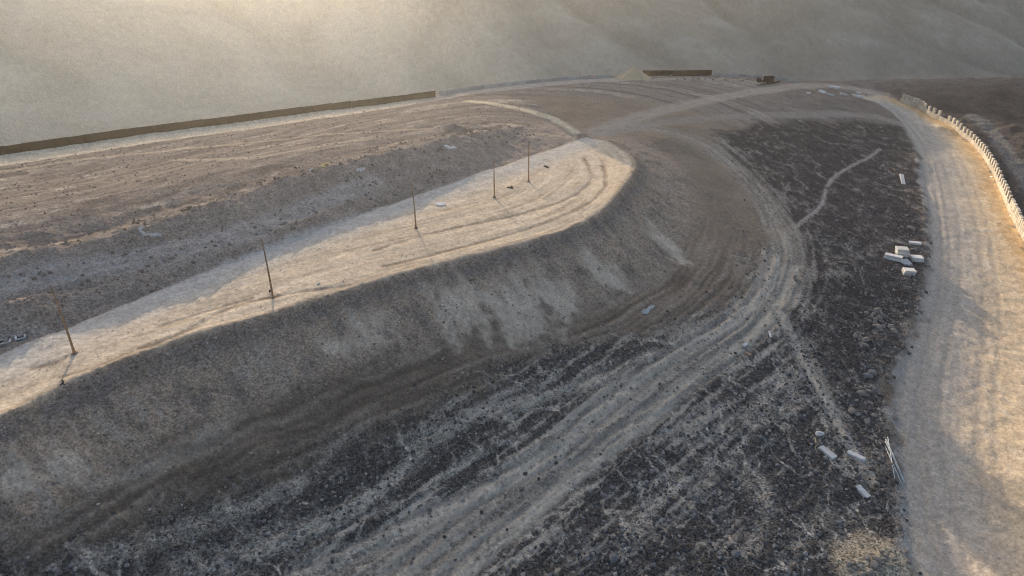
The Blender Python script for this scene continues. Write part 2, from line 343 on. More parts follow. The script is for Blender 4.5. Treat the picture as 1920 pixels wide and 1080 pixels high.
def ground_colour(X, Y, h):
    n = len(X); s, t = st(X, Y)
    n1 = fbm(X / 11, Y / 11, 4, 101); nm_ = fbm(X / 4.5, Y / 4.5, 4, 104, .6); n2 = fbm(X / 2.6, Y / 2.6, 4, 102, .6); n3 = fbm(X / .7, Y / .7, 2, 103, .6)
    de, sge, ale, _ = polyline(EDGE, X, Y); sdp = sdpoly(PLATEAU, X, Y); sdr = sdpoly(ROAD_R, X, Y)
    dt, sgt, alt, _ = polyline(TRACK, X, Y); db, sgb, alb, _ = polyline(BARRIER, X, Y)
    dB, sB, aB, _ = polyline(BERM_B, X, Y)
    c = np.tile(np.array(C_FIELD), (n, 1)); grav = np.full(n, .5)
    # stony brown field behind: drawn-out pale and dark streaks
    sk = fbm(aB / 16, dB / 2.4, 4, 111, .6)
    west = sstep(75, 45, X - .12 * Y); sk = sk * west + (1 - west) * fbm(X / 6, Y / 4, 4, 112, .6)
    c = mixc(c, (.098, .082, .073), sstep(-.1, .45, -sk + .6 * n2 + .3 * n3) * .85)
    c = mixc(c, (.31, .27, .22), sstep(.25, .75, sk + .6 * n1 + .4 * n2) * .7 * (.35 + .65 * west))
    c = mixc(c, (.12, .098, .085), (1 - west) * .5)
    bankc = sstep(17, 12, dB) * (sB < 0) * (sdp > 0) * west
    c = mixc(c, (.215, .178, .148), bankc * (.75 + .5 * n2).clip(0, 1))
    # brown apron and embankment
    front = sstep(-.3, .4, sdp) * (sge < 0) * sstep(62, 45, de)
    c = mixc(c, C_BROWN, front)
    sl = fbm(ale / 2.4, de / 5, 4, 121, .6)
    slope = front * sstep(15.5, 11, de)
    c = mixc(c, (.26, .225, .185), slope * sstep(.05, .6, sl + .6 * n1) * .6)
    c = mixc(c, (.13, .112, .098), slope * sstep(.05, .5, -sl + .3 * n2) * .7)
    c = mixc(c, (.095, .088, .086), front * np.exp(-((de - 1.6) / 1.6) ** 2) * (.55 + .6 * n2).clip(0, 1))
    lw = sstep(.62, .40, ale / ale.max()); apr = front * sstep(11 - 3.2 * lw, 16 - 3.5 * lw, de + .8 * n2 + .8 * nm_)
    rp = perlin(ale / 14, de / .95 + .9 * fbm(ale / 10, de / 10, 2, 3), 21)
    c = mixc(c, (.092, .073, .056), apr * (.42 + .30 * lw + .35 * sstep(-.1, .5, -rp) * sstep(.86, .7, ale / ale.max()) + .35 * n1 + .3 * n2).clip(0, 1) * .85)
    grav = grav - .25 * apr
    c = mixc(c, (.075, .06, .047), apr * sstep(.05, .45, -rp) * sstep(.80, .62, ale / ale.max()) * .42); c = mixc(c, (.28, .235, .185), apr * sstep(.15, .55, rp) * sstep(.86, .7, ale / ale.max()) * .4)  # ripple shading painted in: troughs darker, crests paler
    # dark basalt gravel
    dk = sstep(3.0, -3.5, sdpoly(DARK_POLY, X, Y) + 4.5 * n1 + 3.0 * nm_ + 1.2 * n2)
    c = mixc(c, C_DARK, dk)
    pp = sstep(3, -3, sdpoly(PURP_POLY, X, Y) + 3 * n1); c = mixc(c, C_PURP, dk * pp)
    grav = grav + .65 * dk
    # dust streaks drawn along the turning track
    f1 = fbm(alt / 15, dt / 1.3, 4, 131, .62); f2 = fbm(alt / 6, dt / .7, 3, 132, .6); ok = sstep(34, 18, dt) * (1 - pp) + pp * sstep(9, 4, dt); f1 = f1 * ok + (1 - ok) * .8 * fbm(X / 4 + .4 * n1, Y / 4, 4, 133, .6); f2 = f2 * ok + (1 - ok) * n2
    amt = sstep(.0, .6, f1 + .45 * f2 + .30 * n1 + .25 * n3 - .10 + .35 * np.exp(-(dt / 11) ** 2)) * dk * (.45 + .55 * np.exp(-(dt / 17) ** 2)) * (1 - .55 * pp)
    c = mixc(c, C_DUST, (amt * .95).clip(0, 1)); grav = grav * (1 - .85 * amt)
    # low-lying dusty haze of fines between stones everywhere on the dark ground
    c = mixc(c, (.15, .14, .13), dk * sstep(.05, .7, .7 * n1 + .8 * n2 + .5 * n3) * .5 * (1 - .55 * pp))
    wx = X + 2.2 * fbm(X / 6, Y / 6, 3, 145); wy = Y + 2.2 * fbm(X / 6, Y / 6, 3, 146)
    for sc_, sd_, th in ((9.5, 147, .945), (6.0, 148, .955)):
        web = 1 - np.abs(perlin(wx / sc_, wy / (sc_ * 1.6), sd_))
        c = mixc(c, C_DUST, dk * sstep(th, .995, web + .02 * n3) * (.5 + .6 * n2).clip(0, .9) * (1 - .6 * pp))
    for P in STREAKS:
        d = polyline(P, X, Y, 12)[0] + .9 * n2 + .6 * n3 + .5 * n1
        m = sstep(1.3, .0, d) * (.6 + .6 * n2).clip(.1, 1) * .75
        c = mixc(c, C_DUST, m)
    for P, wd, st_, colr in ((TRACK, 4.6, .8, (.31,.265,.21)), (TRK_A, 2.1, .9, (.42,.36,.285)), (TRK_B, 1.9, .88, (.40,.345,.27)), (TRK_C, 2.0, .9, (.38,.33,.265)), (TRK_D, 1.2, .6, C_DUST)):
        d, sg, al, _ = polyline(P, X, Y, 12); d = d + .8 * n2 + .4 * n3
        m = sstep(wd, wd * .25, d) * st_ * (.72 + .45 * fbm(al / 7, d / .7, 3, 141) + .55 * perlin(al / 26, d * np.where(sg == 0, 1, sg) / .5, 44)).clip(0, 1.15)
        c = mixc(c, colr, m.clip(0, 1)); grav = grav * (1 - .85 * m.clip(0, 1))
        rut = np.exp(-((np.abs(polyline(P, X, Y, 12)[0] - 1.1) / .34)) ** 2) * (.6 + .8 * n2).clip(0, 1)
        c = mixc(c, (.12, .104, .088), rut * .75)
    d = polyline(PATH, X, Y, 12)[0] + .25 * n2
    c = mixc(c, (.25, .22, .195), sstep(.75, .2, d) * .85)
    # pale fines on the embankment and at its toe
    for (bx, by, rx, ry), w in zip(PALE_BLOBS, _b):
        dist = math.hypot(w[0], w[1]); rr = rx / FPX * math.hypot(dist, CAM_Z - w[2])
        rr2 = rr * max(.9, ry / rx * 1.7)
        g = math.atan2(EDGE[20][1] - EDGE[10][1], EDGE[20][0] - EDGE[10][0])
        ux = (X - w[0]) * math.cos(g * .5) + (Y - w[1]) * math.sin(g * .5); uy = -(X - w[0]) * math.sin(g * .5) + (Y - w[1]) * math.cos(g * .5)
        q = np.sqrt((ux / rr) ** 2 + (uy / rr2) ** 2) * .75 + .55 * n1 + .6 * n2 - .6 * sl - .4 * nm_
        c = mixc(c, (.44, .365, .28), sstep(1.0, .1, q) * .75); grav = grav - .2 * sstep(1.1, .5, q)
    # bank bench, far field tracks
    for P, wd, st_, colr in ((BENCH, 3.2, .7, (.32,.29,.26)), (FIELDTRK, 1.0, .75, (.36,.29,.205)), (FIELDTRK2, 1.6, .62, (.36,.30,.23)), (SANDTRK, 2.3, .95, (.47,.40,.28)), (FARTRK, 4.6, .85, (.31,.265,.215)), (FARTRK2, 3.6, .72, (.25,.22,.185))):
        d, sg, al, _ = polyline(P, X, Y, 12); d2 = d + .9 * n2 + .35 * n3
        m = sstep(wd, wd * .4, d2) * st_ * (.8 + .5 * fbm(al / 9, d / .8, 3, 151)).clip(0, 1.15)
        c = mixc(c, colr, m.clip(0, 1)); grav = grav - .3 * m
    # haul road on top of the embankment: graded sand with fine streaks
    inP = sstep(.7, -.5, sdp + .5 * n2); lf = fbm(ale / 18, de / .9, 4, 161, .62); lf2 = fbm(ale / 30, de / 3.5, 3, 162)
    cp = np.tile(np.array(C_TAN), (n, 1))
    cp = mixc(cp, (.29, .225, .155), sstep(.0, .7, -lf - .4 * lf2) * .75); cp = mixc(cp, (.50, .425, .33), sstep(.05, .7, lf + .5 * lf2) * .7)
    sdb = polyline(np.array(BACK), X, Y)[0]
    cp = mixc(cp, (.36, .335, .30), sstep(10, 2, sdb + 1.5 * n1) * .9)
    c = c * (1 - inP[:, None]) + cp * inP[:, None]; grav = grav * (1 - .85 * inP)
    edge2 = np.exp(-((de - .2) / .7) ** 2) * (.5 + .8 * n2).clip(0, 1)
    c = mixc(c, (.17, .125, .09), edge2 * .75)
    for P in TOPRUT:
        d = polyline(P, X, Y, 12)[0] + .25 * n2 + .2 * n3
        c = mixc(c, (.17, .13, .095), sstep(.75, .15, d) * inP * (.55 + .5 * nm_).clip(0, .9))
    # right road: sunlit gold and shaded grey put into its colours
    inR = sstep(.9, -.9, sdr + 1.0 * n2 + 1.2 * n1 + .5 * n3 + 2.2 * nm_) * (t < 225)
    rf = fbm(alb / 16, db / 1.1, 4, 171, .6); rg = fbm(alb / 7, db / 5, 4, 172)
    cr = np.tile(np.array(C_ROAD), (n, 1))
    cr = mixc(cr, (.24, .205, .165), sstep(.05, .7, -.6 * rf - .7 * rg + .4 * n2) * .65); cr = mixc(cr, (.50, .43, .33), sstep(.1, .7, .6 * rf + .7 * rg + .5 * n2) * .65)
    grey = sstep(13, 4, polyline(WHEEL_R[1], X, Y)[0] + 2.5 * n1)  # shaded left part of the road, painted greyer
    cr = mixc(cr, (.27, .255, .235), grey * .75)
    cr = mixc(cr, (.40, .275, .145), sstep(6.5, 1.0, db + 2.2 * n1 + 1.5 * n2) * .85)
    c = c * (1 - inR[:, None]) + cr * inR[:, None]; grav = grav * (1 - .75 * inR)
    for P in WHEEL_R:
        d = np.abs(polyline(P, X, Y, 12)[0] - 1.1)
        c = mixc(c, (.20, .18, .155), np.exp(-(d / .5) ** 2) * inR * (.3 + .5 * n2).clip(0, .5))
    # outside the barrier: dark stony slope with a grey service track
    out = (sgb > 0) * sstep(.2, 1.5, db) * (sdr > 0) * (X > 55) * (db < 80) * sstep(230, 190, t)
    c = mixc(c, (.050, .041, .037), out * (.8 + .3 * n1).clip(0, 1)); grav = np.maximum(grav, out * .8)
    dO = polyline(OUTTRK, X, Y, 12)[0] + .9 * n2 + .6 * n1
    c = mixc(c, (.12, .115, .11), sstep(3.4, 1.2, dO) * .8)
    # heaps
    for (mx, my), hh, rx in MOUNDS[:2]:
        c = mixc(c, (.25, .212, .155), sstep(1.1, .6, np.hypot(X - mx, Y - my) / rx + .25 * n2))
    d = polyline(SPOIL, X, Y, 12)[0]; c = mixc(c, (.27, .22, .17), sstep(3.2, 1.5, d + n2) * .8)
    # far concrete road
    d, sg, al, _ = polyline(FARROAD, X, Y, 12)
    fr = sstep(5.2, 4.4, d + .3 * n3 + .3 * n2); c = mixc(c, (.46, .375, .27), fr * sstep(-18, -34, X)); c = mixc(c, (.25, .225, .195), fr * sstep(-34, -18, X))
    # hillside: paler to the left, the sun's glow painted into its colour
    hs = sstep(0, 30, t - np.interp(s, ES, ET) - 3)
    gul = np.abs(perlin(s / 55 + .5 * t / 55 + .25 * perlin(s / 40, t / 40, 71), t / 110, 72))
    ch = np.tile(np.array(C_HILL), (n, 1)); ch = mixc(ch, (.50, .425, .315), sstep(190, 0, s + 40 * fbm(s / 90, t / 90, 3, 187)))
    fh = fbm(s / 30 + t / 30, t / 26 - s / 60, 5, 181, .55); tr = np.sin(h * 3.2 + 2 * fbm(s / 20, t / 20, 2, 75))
    ch = ch * (1 + .14 * fh + .08 * fbm(s / 5, t / 3.2, 4, 189, .65))[:, None]; ch = ch * (1 - .12 * sstep(.3, .0, gul))[:, None]; ch = mixc(ch, (.40, .37, .30), sstep(.1, .7, fh + .3 * perlin(s / 15, t / 9, 182)) * .25)  # gully folds coloured darker in place of weak relief shading
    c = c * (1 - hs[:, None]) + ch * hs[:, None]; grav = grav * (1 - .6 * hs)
    c = c * (1 + (.22 - .12 * hs) * n2 + (.22 - .10 * hs) * n3)[:, None]
    return c.clip(.012, .8), grav.clip(0, 1)

# ------------------------------------------------------------------ materials
def new_mat(name):
    m = bpy.data.materials.new(name); m.use_nodes = True; t = m.node_tree
    b = t.nodes['Principled BSDF']; b.inputs['Roughness'].default_value = .95
    b.inputs['Specular IOR Level'].default_value = 0.0; b.inputs['Diffuse Roughness'].default_value = .6
    return m, t, b
def N(t, k, **kw):
    n = t.nodes.new(k)
    for a, v in kw.items(): setattr(n, a, v)
    return n
def ground_material():
    m, t, b = new_mat('stony ground'); L = t.links.new
    geo = N(t, 'ShaderNodeNewGeometry'); at_ = N(t, 'ShaderNodeAttribute', attribute_name='albedo'); gr = N(t, 'ShaderNodeAttribute', attribute_name='gravel')
    def noise(sc, det, rg=.6):
        n = N(t, 'ShaderNodeTexNoise'); n.inputs['Scale'].default_value = sc; n.inputs['Detail'].default_value = det; n.inputs['Roughness'].default_value = rg
        L(geo.outputs['Position'], n.inputs['Vector']); return n
    na = noise(3.2, 5, .7); nb = noise(11.0, 3, .7)
    vo = N(t, 'ShaderNodeTexVoronoi'); vo.inputs['Scale'].default_value = 5.5; vo.inputs['Randomness'].default_value = 1.0; L(geo.outputs['Position'], vo.inputs['Vector'])
    sep = N(t, 'ShaderNodeSeparateColor'); L(vo.outputs['Color'], sep.inputs[0])
    # brightness factor: soil mottling + stone to stone variation where gravelly
    m1 = N(t, 'ShaderNodeMapRange'); m1.inputs[1].default_value = .3; m1.inputs[2].default_value = .7; m1.inputs[3].default_value = .72; m1.inputs[4].default_value = 1.28; L(na.outputs[0], m1.inputs[0])
    m2 = N(t, 'ShaderNodeMapRange'); m2.inputs[1].default_value = .3; m2.inputs[2].default_value = .7; m2.inputs[3].default_value = .8; m2.inputs[4].default_value = 1.2; L(nb.outputs[0], m2.inputs[0])
    m3 = N(t, 'ShaderNodeMapRange'); m3.inputs[3].default_value = .32; m3.inputs[4].default_value = 1.95; L(sep.outputs[0], m3.inputs[0])
    mx = N(t, 'ShaderNodeMix', data_type='FLOAT'); mx.inputs[2].default_value = 1.0; L(gr.outputs['Fac'], mx.inputs[0]); L(m3.outputs[0], mx.inputs[3])
    p1 = N(t, 'ShaderNodeMath', operation='MULTIPLY'); L(m1.outputs[0], p1.inputs[0]); L(m2.outputs[0], p1.inputs[1])
    p2 = N(t, 'ShaderNodeMath', operation='MULTIPLY'); L(p1.outputs[0], p2.inputs[0]); L(mx.outputs[0], p2.inputs[1])
    vm = N(t, 'ShaderNodeVectorMath', operation='SCALE'); L(at_.outputs['Color'], vm.inputs[0]); L(p2.outputs[0], vm.inputs['Scale'])
    L(vm.outputs[0], b.inputs['Base Color'])
    # relief: stones + soil
    inv = N(t, 'ShaderNodeMath', operation='SUBTRACT'); inv.inputs[0].default_value = 1.0; L(vo.outputs['Distance'], inv.inputs[1])
    sg = N(t, 'ShaderNodeMath', operation='MULTIPLY'); L(inv.outputs[0], sg.inputs[0]); L(gr.outputs['Fac'], sg.inputs[1])
    k1 = N(t, 'ShaderNodeMath', operation='MULTIPLY_ADD'); L(gr.outputs['Fac'], k1.inputs[0]); k1.inputs[1].default_value = .9; k1.inputs[2].default_value = .12
    k2 = N(t, 'ShaderNodeMath', operation='MULTIPLY'); L(nb.outputs[0], k2.inputs[0]); L(k1.outputs[0], k2.inputs[1])
    ad = N(t, 'ShaderNodeMath', operation='ADD'); L(sg.outputs[0], ad.inputs[0]); L(k2.outputs[0], ad.inputs[1])
    bp = N(t, 'ShaderNodeBump'); bp.inputs['Strength'].default_value = .8; bp.inputs['Distance'].default_value = .07; L(ad.outputs[0], bp.inputs['Height']); L(bp.outputs[0], b.inputs['Normal'])
    return m
def simple_mat(name, col, var=.25, scale=3.0, rough=.9, bump=.3, bdist=.02, metal=0.0, stain=None):
    m, t, b = new_mat(name); L = t.links.new
    b.inputs['Roughness'].default_value = rough; b.inputs['Metallic'].default_value = metal
    tc = N(t, 'ShaderNodeNewGeometry'); n = N(t, 'ShaderNodeTexNoise'); n.inputs['Scale'].default_value = scale; n.inputs['Detail'].default_value = 6; n.inputs['Roughness'].default_value = .65
    L(tc.outputs['Position'], n.inputs['Vector'])
    r = N(t, 'ShaderNodeValToRGB'); r.color_ramp.elements[0].position = .3; r.color_ramp.elements[1].position = .7
    lo = [c * (1 - var) for c in col] if stain is None else stain
    r.color_ramp.elements[0].color = (*lo, 1); r.color_ramp.elements[1].color = (*[min(1, c * (1 + var)) for c in col], 1)
    L(n.outputs[0], r.inputs[0])
    oi = N(t, 'ShaderNodeObjectInfo'); mr = N(t, 'ShaderNodeMapRange'); mr.inputs[3].default_value = .82; mr.inputs[4].default_value = 1.15; L(oi.outputs['Random'], mr.inputs[0])
    vm = N(t, 'ShaderNodeVectorMath', operation='SCALE'); L(r.outputs[0], vm.inputs[0]); L(mr.outputs[0], vm.inputs['Scale']); L(vm.outputs[0], b.inputs['Base Color'])
    bp = N(t, 'ShaderNodeBump'); bp.inputs['Strength'].default_value = bump; bp.inputs['Distance'].default_value = bdist; L(n.outputs[0], bp.inputs['Height']); L(bp.outputs[0], b.inputs['Normal'])
    return m
def stone_material():
    m, t, b = new_mat('loose stone'); L = t.links.new
    a = N(t, 'ShaderNodeAttribute', attribute_name='albedo'); n = N(t, 'ShaderNodeTexNoise'); n.inputs['Scale'].default_value = 9; n.inputs['Detail'].default_value = 3
    g = N(t, 'ShaderNodeNewGeometry'); L(g.outputs['Position'], n.inputs['Vector'])
    mr = N(t, 'ShaderNodeMapRange'); mr.inputs[1].default_value = .3; mr.inputs[2].default_value = .7; mr.inputs[3].default_value = .75; mr.inputs[4].default_value = 1.25; L(n.outputs[0], mr.inputs[0])
    vm = N(t, 'ShaderNodeVectorMath', operation='SCALE'); L(a.outputs['Color'], vm.inputs[0]); L(mr.outputs[0], vm.inputs['Scale']); L(vm.outputs[0], b.inputs['Base Color'])
    return m
M_GROUND = ground_material(); M_STONE = stone_material()
M_CONC = simple_mat('pale precast concrete', (.46, .45, .43), .28, 3.2, .85, .25, .02)
M_CREAM = simple_mat('cream concrete block', (.41, .365, .295), .22, 1.6, .9, .3, .02)
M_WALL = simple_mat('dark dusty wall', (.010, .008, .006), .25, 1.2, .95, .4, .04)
M_GREYW = simple_mat('grey concrete parapet', (.30, .295, .28), .15, 1.0, .9, .3, .02)
M_POLE = simple_mat('rusty pole steel', (.20, .135, .085), .3, 2.5, .75, .2, .01)
M_RUST = simple_mat('burnt dark steel', (.022, .017, .014), .4, 3, .8, .3, .02)
M_RUBBER = simple_mat('black rubber', (.012, .012, .012), .3, 5, .9, .2, .01)
M_SAND = simple_mat('heaped sand', (.33, .26, .17), .12, 1.5, .95, .5, .05)
M_ROCK = simple_mat('pale rubble stone', (.215, .19, .165), .25, 3.5, .95, .5, .04)
M_ROCKD = simple_mat('grey field stone', (.16, .157, .153), .25, 3.5, .95, .5, .04)
M_PLAS = simple_mat('white plastic sheet', (.46, .45, .43), .15, 4, .8, .3, .02)
M_YEL = simple_mat('yellowed sacking', (.45, .37, .20), .15, 4, .8, .3, .02)
M_PIPE = simple_mat('galvanised pipe', (.50, .53, .54), .1, 5, .5, .1, .005, .3)
M_WOOD = simple_mat('weathered timber', (.27, .22, .16), .25, 6, .9, .3, .01)
M_FOOT = simple_mat('dusty footing', (.25, .20, .15), .2, 4)
M_BLACK = simple_mat('dark scrap', (.03, .028, .027), .3, 5, .9, .3, .02)

# ------------------------------------------------------------------ terrain sheet, split into its pieces of ground
def mesh_obj(name, V, F, mat, normals=None, attrs=None, smooth=True):
    me = bpy.data.meshes.new(name); nv, nf, k = len(V), len(F), F.shape[1]
    me.vertices.add(nv); me.vertices.foreach_set('co', np.ascontiguousarray(V, np.float32).ravel())
    me.loops.add(nf * k); me.loops.foreach_set('vertex_index', np.ascontiguousarray(F, np.int32).ravel())
    me.polygons.add(nf); me.polygons.foreach_set('loop_start', np.arange(0, nf * k, k, dtype=np.int32))
    me.polygons.foreach_set('use_smooth', np.full(nf, smooth, bool))
    me.update(calc_edges=True)
    for an, (typ, arr) in (attrs or {}).items():
        a = me.attributes.new(an, typ, 'POINT')
        if typ == 'FLOAT': a.data.foreach_set('value', arr.astype(np.float32))
        else: a.data.foreach_set('color', np.concatenate([arr, np.ones((nv, 1))], 1).astype(np.float32).ravel())
    if normals is not None: me.normals_split_custom_set_from_vertices(normals.astype(np.float32))
    me.materials.append(mat); o = bpy.data.objects.new(name, me); COL.objects.link(o); return o

ang = np.concatenate([np.arange(-180, -50, 5), np.arange(-50, -48.01, .5), np.linspace(-48, 48, 960), np.arange(48.5, 50.01, .5), np.arange(55, 180.1, 5)])
ang = np.radians(ang)
rad = np.concatenate([[0.02, 8, 16, 24, 30, 35, 38.5], np.geomspace(40, 330, 640), np.geomspace(331.5, 570, 170)[:], np.geomspace(600, 5000, 14)])
A, R = np.meshgrid(ang, rad); GXp = (R * np.sin(A)).ravel(); GYp = (R * np.cos(A)).ravel()
HZ = H(GXp, GYp)
na_, nr_ = len(ang), len(rad)
_HG = HZ.reshape(nr_, na_)
def H_fast(X, Y): return bilin(ang, rad, _HG, np.arctan2(X, Y), np.hypot(X, Y))       # the sheet's own surface
V = np.stack([GXp, GYp, HZ], 1)
idx = np.arange(na_ * nr_).reshape(nr_, na_)
Fq = np.stack([idx[:-1, :-1], idx[:-1, 1:], idx[1:, 1:], idx[1:, :-1]], -1).reshape(-1, 4)[:, ::-1]
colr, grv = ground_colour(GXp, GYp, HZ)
# vertex normals from the grid
e1 = V[Fq[:, 2]] - V[Fq[:, 0]]; e2 = V[Fq[:, 3]] - V[Fq[:, 1]]; fn = np.cross(e1, e2)
fn /= np.linalg.norm(fn, axis=1)[:, None] + 1e-12
VN = np.zeros_like(V)
for k in range(4):
    for ax in range(3): VN[:, ax] += np.bincount(Fq[:, k], fn[:, ax], len(V))
VN /= np.linalg.norm(VN, axis=1)[:, None] + 1e-12
fc = V[Fq].mean(1); fx, fy = fc[:, 0], fc[:, 1]; fs, ft = st(fx, fy)
zone = np.zeros(len(Fq), int)
sdp_f = sdpoly(PLATEAU, fx, fy); de_f, sg_f, _, _ = polyline(EDGE, fx, fy)
zone[(sdp_f > 0) & (de_f < 13.0) & (sg_f < 0) & (fy < 150)] = 1
zone[polyline(TRACK, fx, fy)[0] < 3.2] = 3
zone[polyline(FARTRK, fx, fy)[0] < 3.6] = 3
zone[sdpoly(ROAD_R, fx, fy) < 0] = 4
zone[polyline(FARROAD, fx, fy)[0] < 4.8] = 5
zone[sdp_f < 0] = 2
zone[ft - np.interp(fs, ES, ET) > 3] = 6
for zi, nm in enumerate(['ground', 'embankment', 'dirt_road', 'dirt_track', 'dirt_road', 'road', 'hillside']):
    f = Fq[zone == zi]; u, inv = np.unique(f, return_inverse=True)
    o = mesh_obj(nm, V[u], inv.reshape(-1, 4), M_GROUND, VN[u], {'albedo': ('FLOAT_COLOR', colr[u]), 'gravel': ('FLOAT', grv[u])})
    o['kind'] = 'structure'

def Hs(x, y): return float(H_fast(np.array([x], float), np.array([y], float))[0])
ICO = None
def ico_template():
    bm = bmesh.new(); bmesh.ops.create_icosphere(bm, subdivisions=1, radius=1.0)
    v = np.array([p.co[:] for p in bm.verts]); f = np.array([[q.index for q in p.verts] for p in bm.faces]); bm.free(); return v, f
IV, IF = ico_template()

# ------------------------------------------------------------------ loose stones over the ground (uncountable)
def scatter(name, n_try, dens, smin, smax, cdark, cpale, seed, label, power=2.2, rmax=175):
    g = np.random.RandomState(seed)
    a = g.uniform(-47, 47, n_try) * math.pi / 180; r = np.sqrt(g.uniform(42 ** 2, rmax ** 2, n_try))
    X = r * np.sin(a); Y = r * np.cos(a)
    keep = g.uniform(0, 1, n_try) < dens(X, Y)
    X, Y = X[keep], Y[keep]; n = len(X)
    Z = H_fast(X, Y); size = smin + (smax - smin) * g.uniform(0, 1, n) ** power
    sc = size[:, None] * g.uniform(.7, 1.25, (n, 3)); sc[:, 2] *= .85
    th = g.uniform(0, 6.28, n); ct, sn = np.cos(th)[:, None], np.sin(th)[:, None]
    P = IV[None] * (1 + g.uniform(-.22, .22, (n, len(IV), 1))) * sc[:, None]
    Q = np.stack([P[..., 0] * ct - P[..., 1] * sn, P[..., 0] * sn + P[..., 1] * ct, P[..., 2]], -1)
    Q[..., 0] += X[:, None]; Q[..., 1] += Y[:, None]; Q[..., 2] += (Z + size * .32)[:, None]
    F = (IF[None] + (np.arange(n) * len(IV))[:, None, None]).reshape(-1, 3)
    w = g.uniform(0, 1, n) ** 2.5; cc = np.array(cdark)[None] * (1 - w[:, None]) + np.array(cpale)[None] * w[:, None]
    cc = np.repeat(cc, len(IV), 0)
    o = mesh_obj(name, Q.reshape(-1, 3), F, M_STONE, None, {'albedo': ('FLOAT_COLOR', cc)}, smooth=False)
    o['kind'] = 'stuff'; o['label'] = label; o['category'] = 'stones'
    return n
def dens_dark(X, Y):
    sd = sdpoly(DARK_POLY, X, Y); n1 = fbm(X / 5, Y / 5, 3, 201); dt = polyline(TRACK, X, Y)[0]
    d = sstep(3, -3, sd + 4 * n1) * (.45 + .8 * n1).clip(.06, 1) * (.06 + .94 * sstep(3, 13, dt))
    for (mx, my), hh, rx in MOUNDS[:2]: d = d * (np.hypot(X - mx, Y - my) > rx * .95)
    return d * (sdpoly(ROAD_R, X, Y) > .5) * sstep(175, 90, np.hypot(X, Y))
def dens_brown(X, Y):
    de, sg, al, _ = polyline(EDGE, X, Y); n1 = fbm(X / 4, Y / 4, 3, 203)
    f = (sdpoly(PLATEAU, X, Y) > .2) * (sg < 0) * sstep(50, 20, de)
    return f * ((.25 + .9 * n1).clip(.03, 1) * .6 + .9 * np.exp(-((de - 1.5) / 1.3) ** 2) * (.6 + n1).clip(0, 1)) * sstep(170, 90, np.hypot(X, Y))
def dens_bank(X, Y):
    d = np.minimum(polyline(BERM_B, X, Y)[0], polyline(BERM_A, X, Y)[0]); n1 = fbm(X / 4, Y / 4, 3, 205)
    return sstep(9, 2, d) * (sdpoly(PLATEAU, X, Y) > 0) * (.3 + .9 * n1).clip(.02, 1) * .7
def dens_field(X, Y):
    dB, sB, aB, _ = polyline(BERM_B, X, Y); n1 = fbm(X / 6, Y / 6, 3, 207); db, sgb, _, _ = polyline(BARRIER, X, Y)
    s_, t_ = st(X, Y)
    a = (sB > 0) * sstep(1, 4, dB) * (X < 60) * (polyline(FARROAD, X, Y)[0] > 4)
    b = (sgb > 0) * (db > 1.5) * (X > 60) * 1.6
    return np.maximum(a, b) * (.4 + .9 * n1).clip(.03, 1) * (t_ < np.interp(s_, ES, ET) - 2)
def dens_road(X, Y):
    n1 = fbm(X / 5, Y / 5, 3, 209); sr = sdpoly(ROAD_R, X, Y)
    return ((sdpoly(PLATEAU, X, Y) < -.3) * .5 + (sr < 0) * (.6 + .5 * sstep(-3, 0, sr))) * (.35 + .9 * n1).clip(.02, 1)
RIM = smooth_line([plan(*b) for b in ROADL_PX[3:]], 3)[:, :2]
def dens_rim(X, Y):
    d, sg, al, _ = polyline(RIM, X, Y); n1 = fbm(X / 5, Y / 5, 3, 211)
    for (mx, my), hh, rx in MOUNDS[:2]: n1 = np.where(np.hypot(X - mx, Y - my) < rx * .95, -1, n1)
    return sstep(9, .5, d) * (sdpoly(ROAD_R, X, Y) > -.6) * (.25 + 1.1 * n1).clip(.02, 1)
print('rim', scatter('rim_rubble', 60000, dens_rim, .08, .42, (.09, .078, .068), (.29, .255, .22), 8, 'scattered rubble along the left rim of the right road', 3.2))
print('stones', scatter('road_stones', 60000, dens_road, .03, .10, (.26, .215, .165), (.44, .39, .32), 6, 'small loose stones on the sandy roads', 2.6), scatter('field_stones', 38000, dens_field, .06, .20, (.13, .108, .092), (.28, .235, .19), 4, 'loose brown stones over the far fields', 2.2, 250), scatter('basalt_stones', 230000, dens_dark, .05, .26, (.055, .053, .053), (.30, .275, .25), 1, 'loose dark basalt stones scattered over the shaded stony ground'),
      scatter('embankment_stones', 130000, dens_brown, .04, .20, (.13, .11, .095), (.36, .32, .28), 2, 'loose brownish stones strewn over the embankment and its apron'),
      scatter('bank_stones', 60000, dens_bank, .07, .34, (.13, .105, .088), (.31, .27, .22), 3, 'loose brown stones on the banks behind the haul road'))

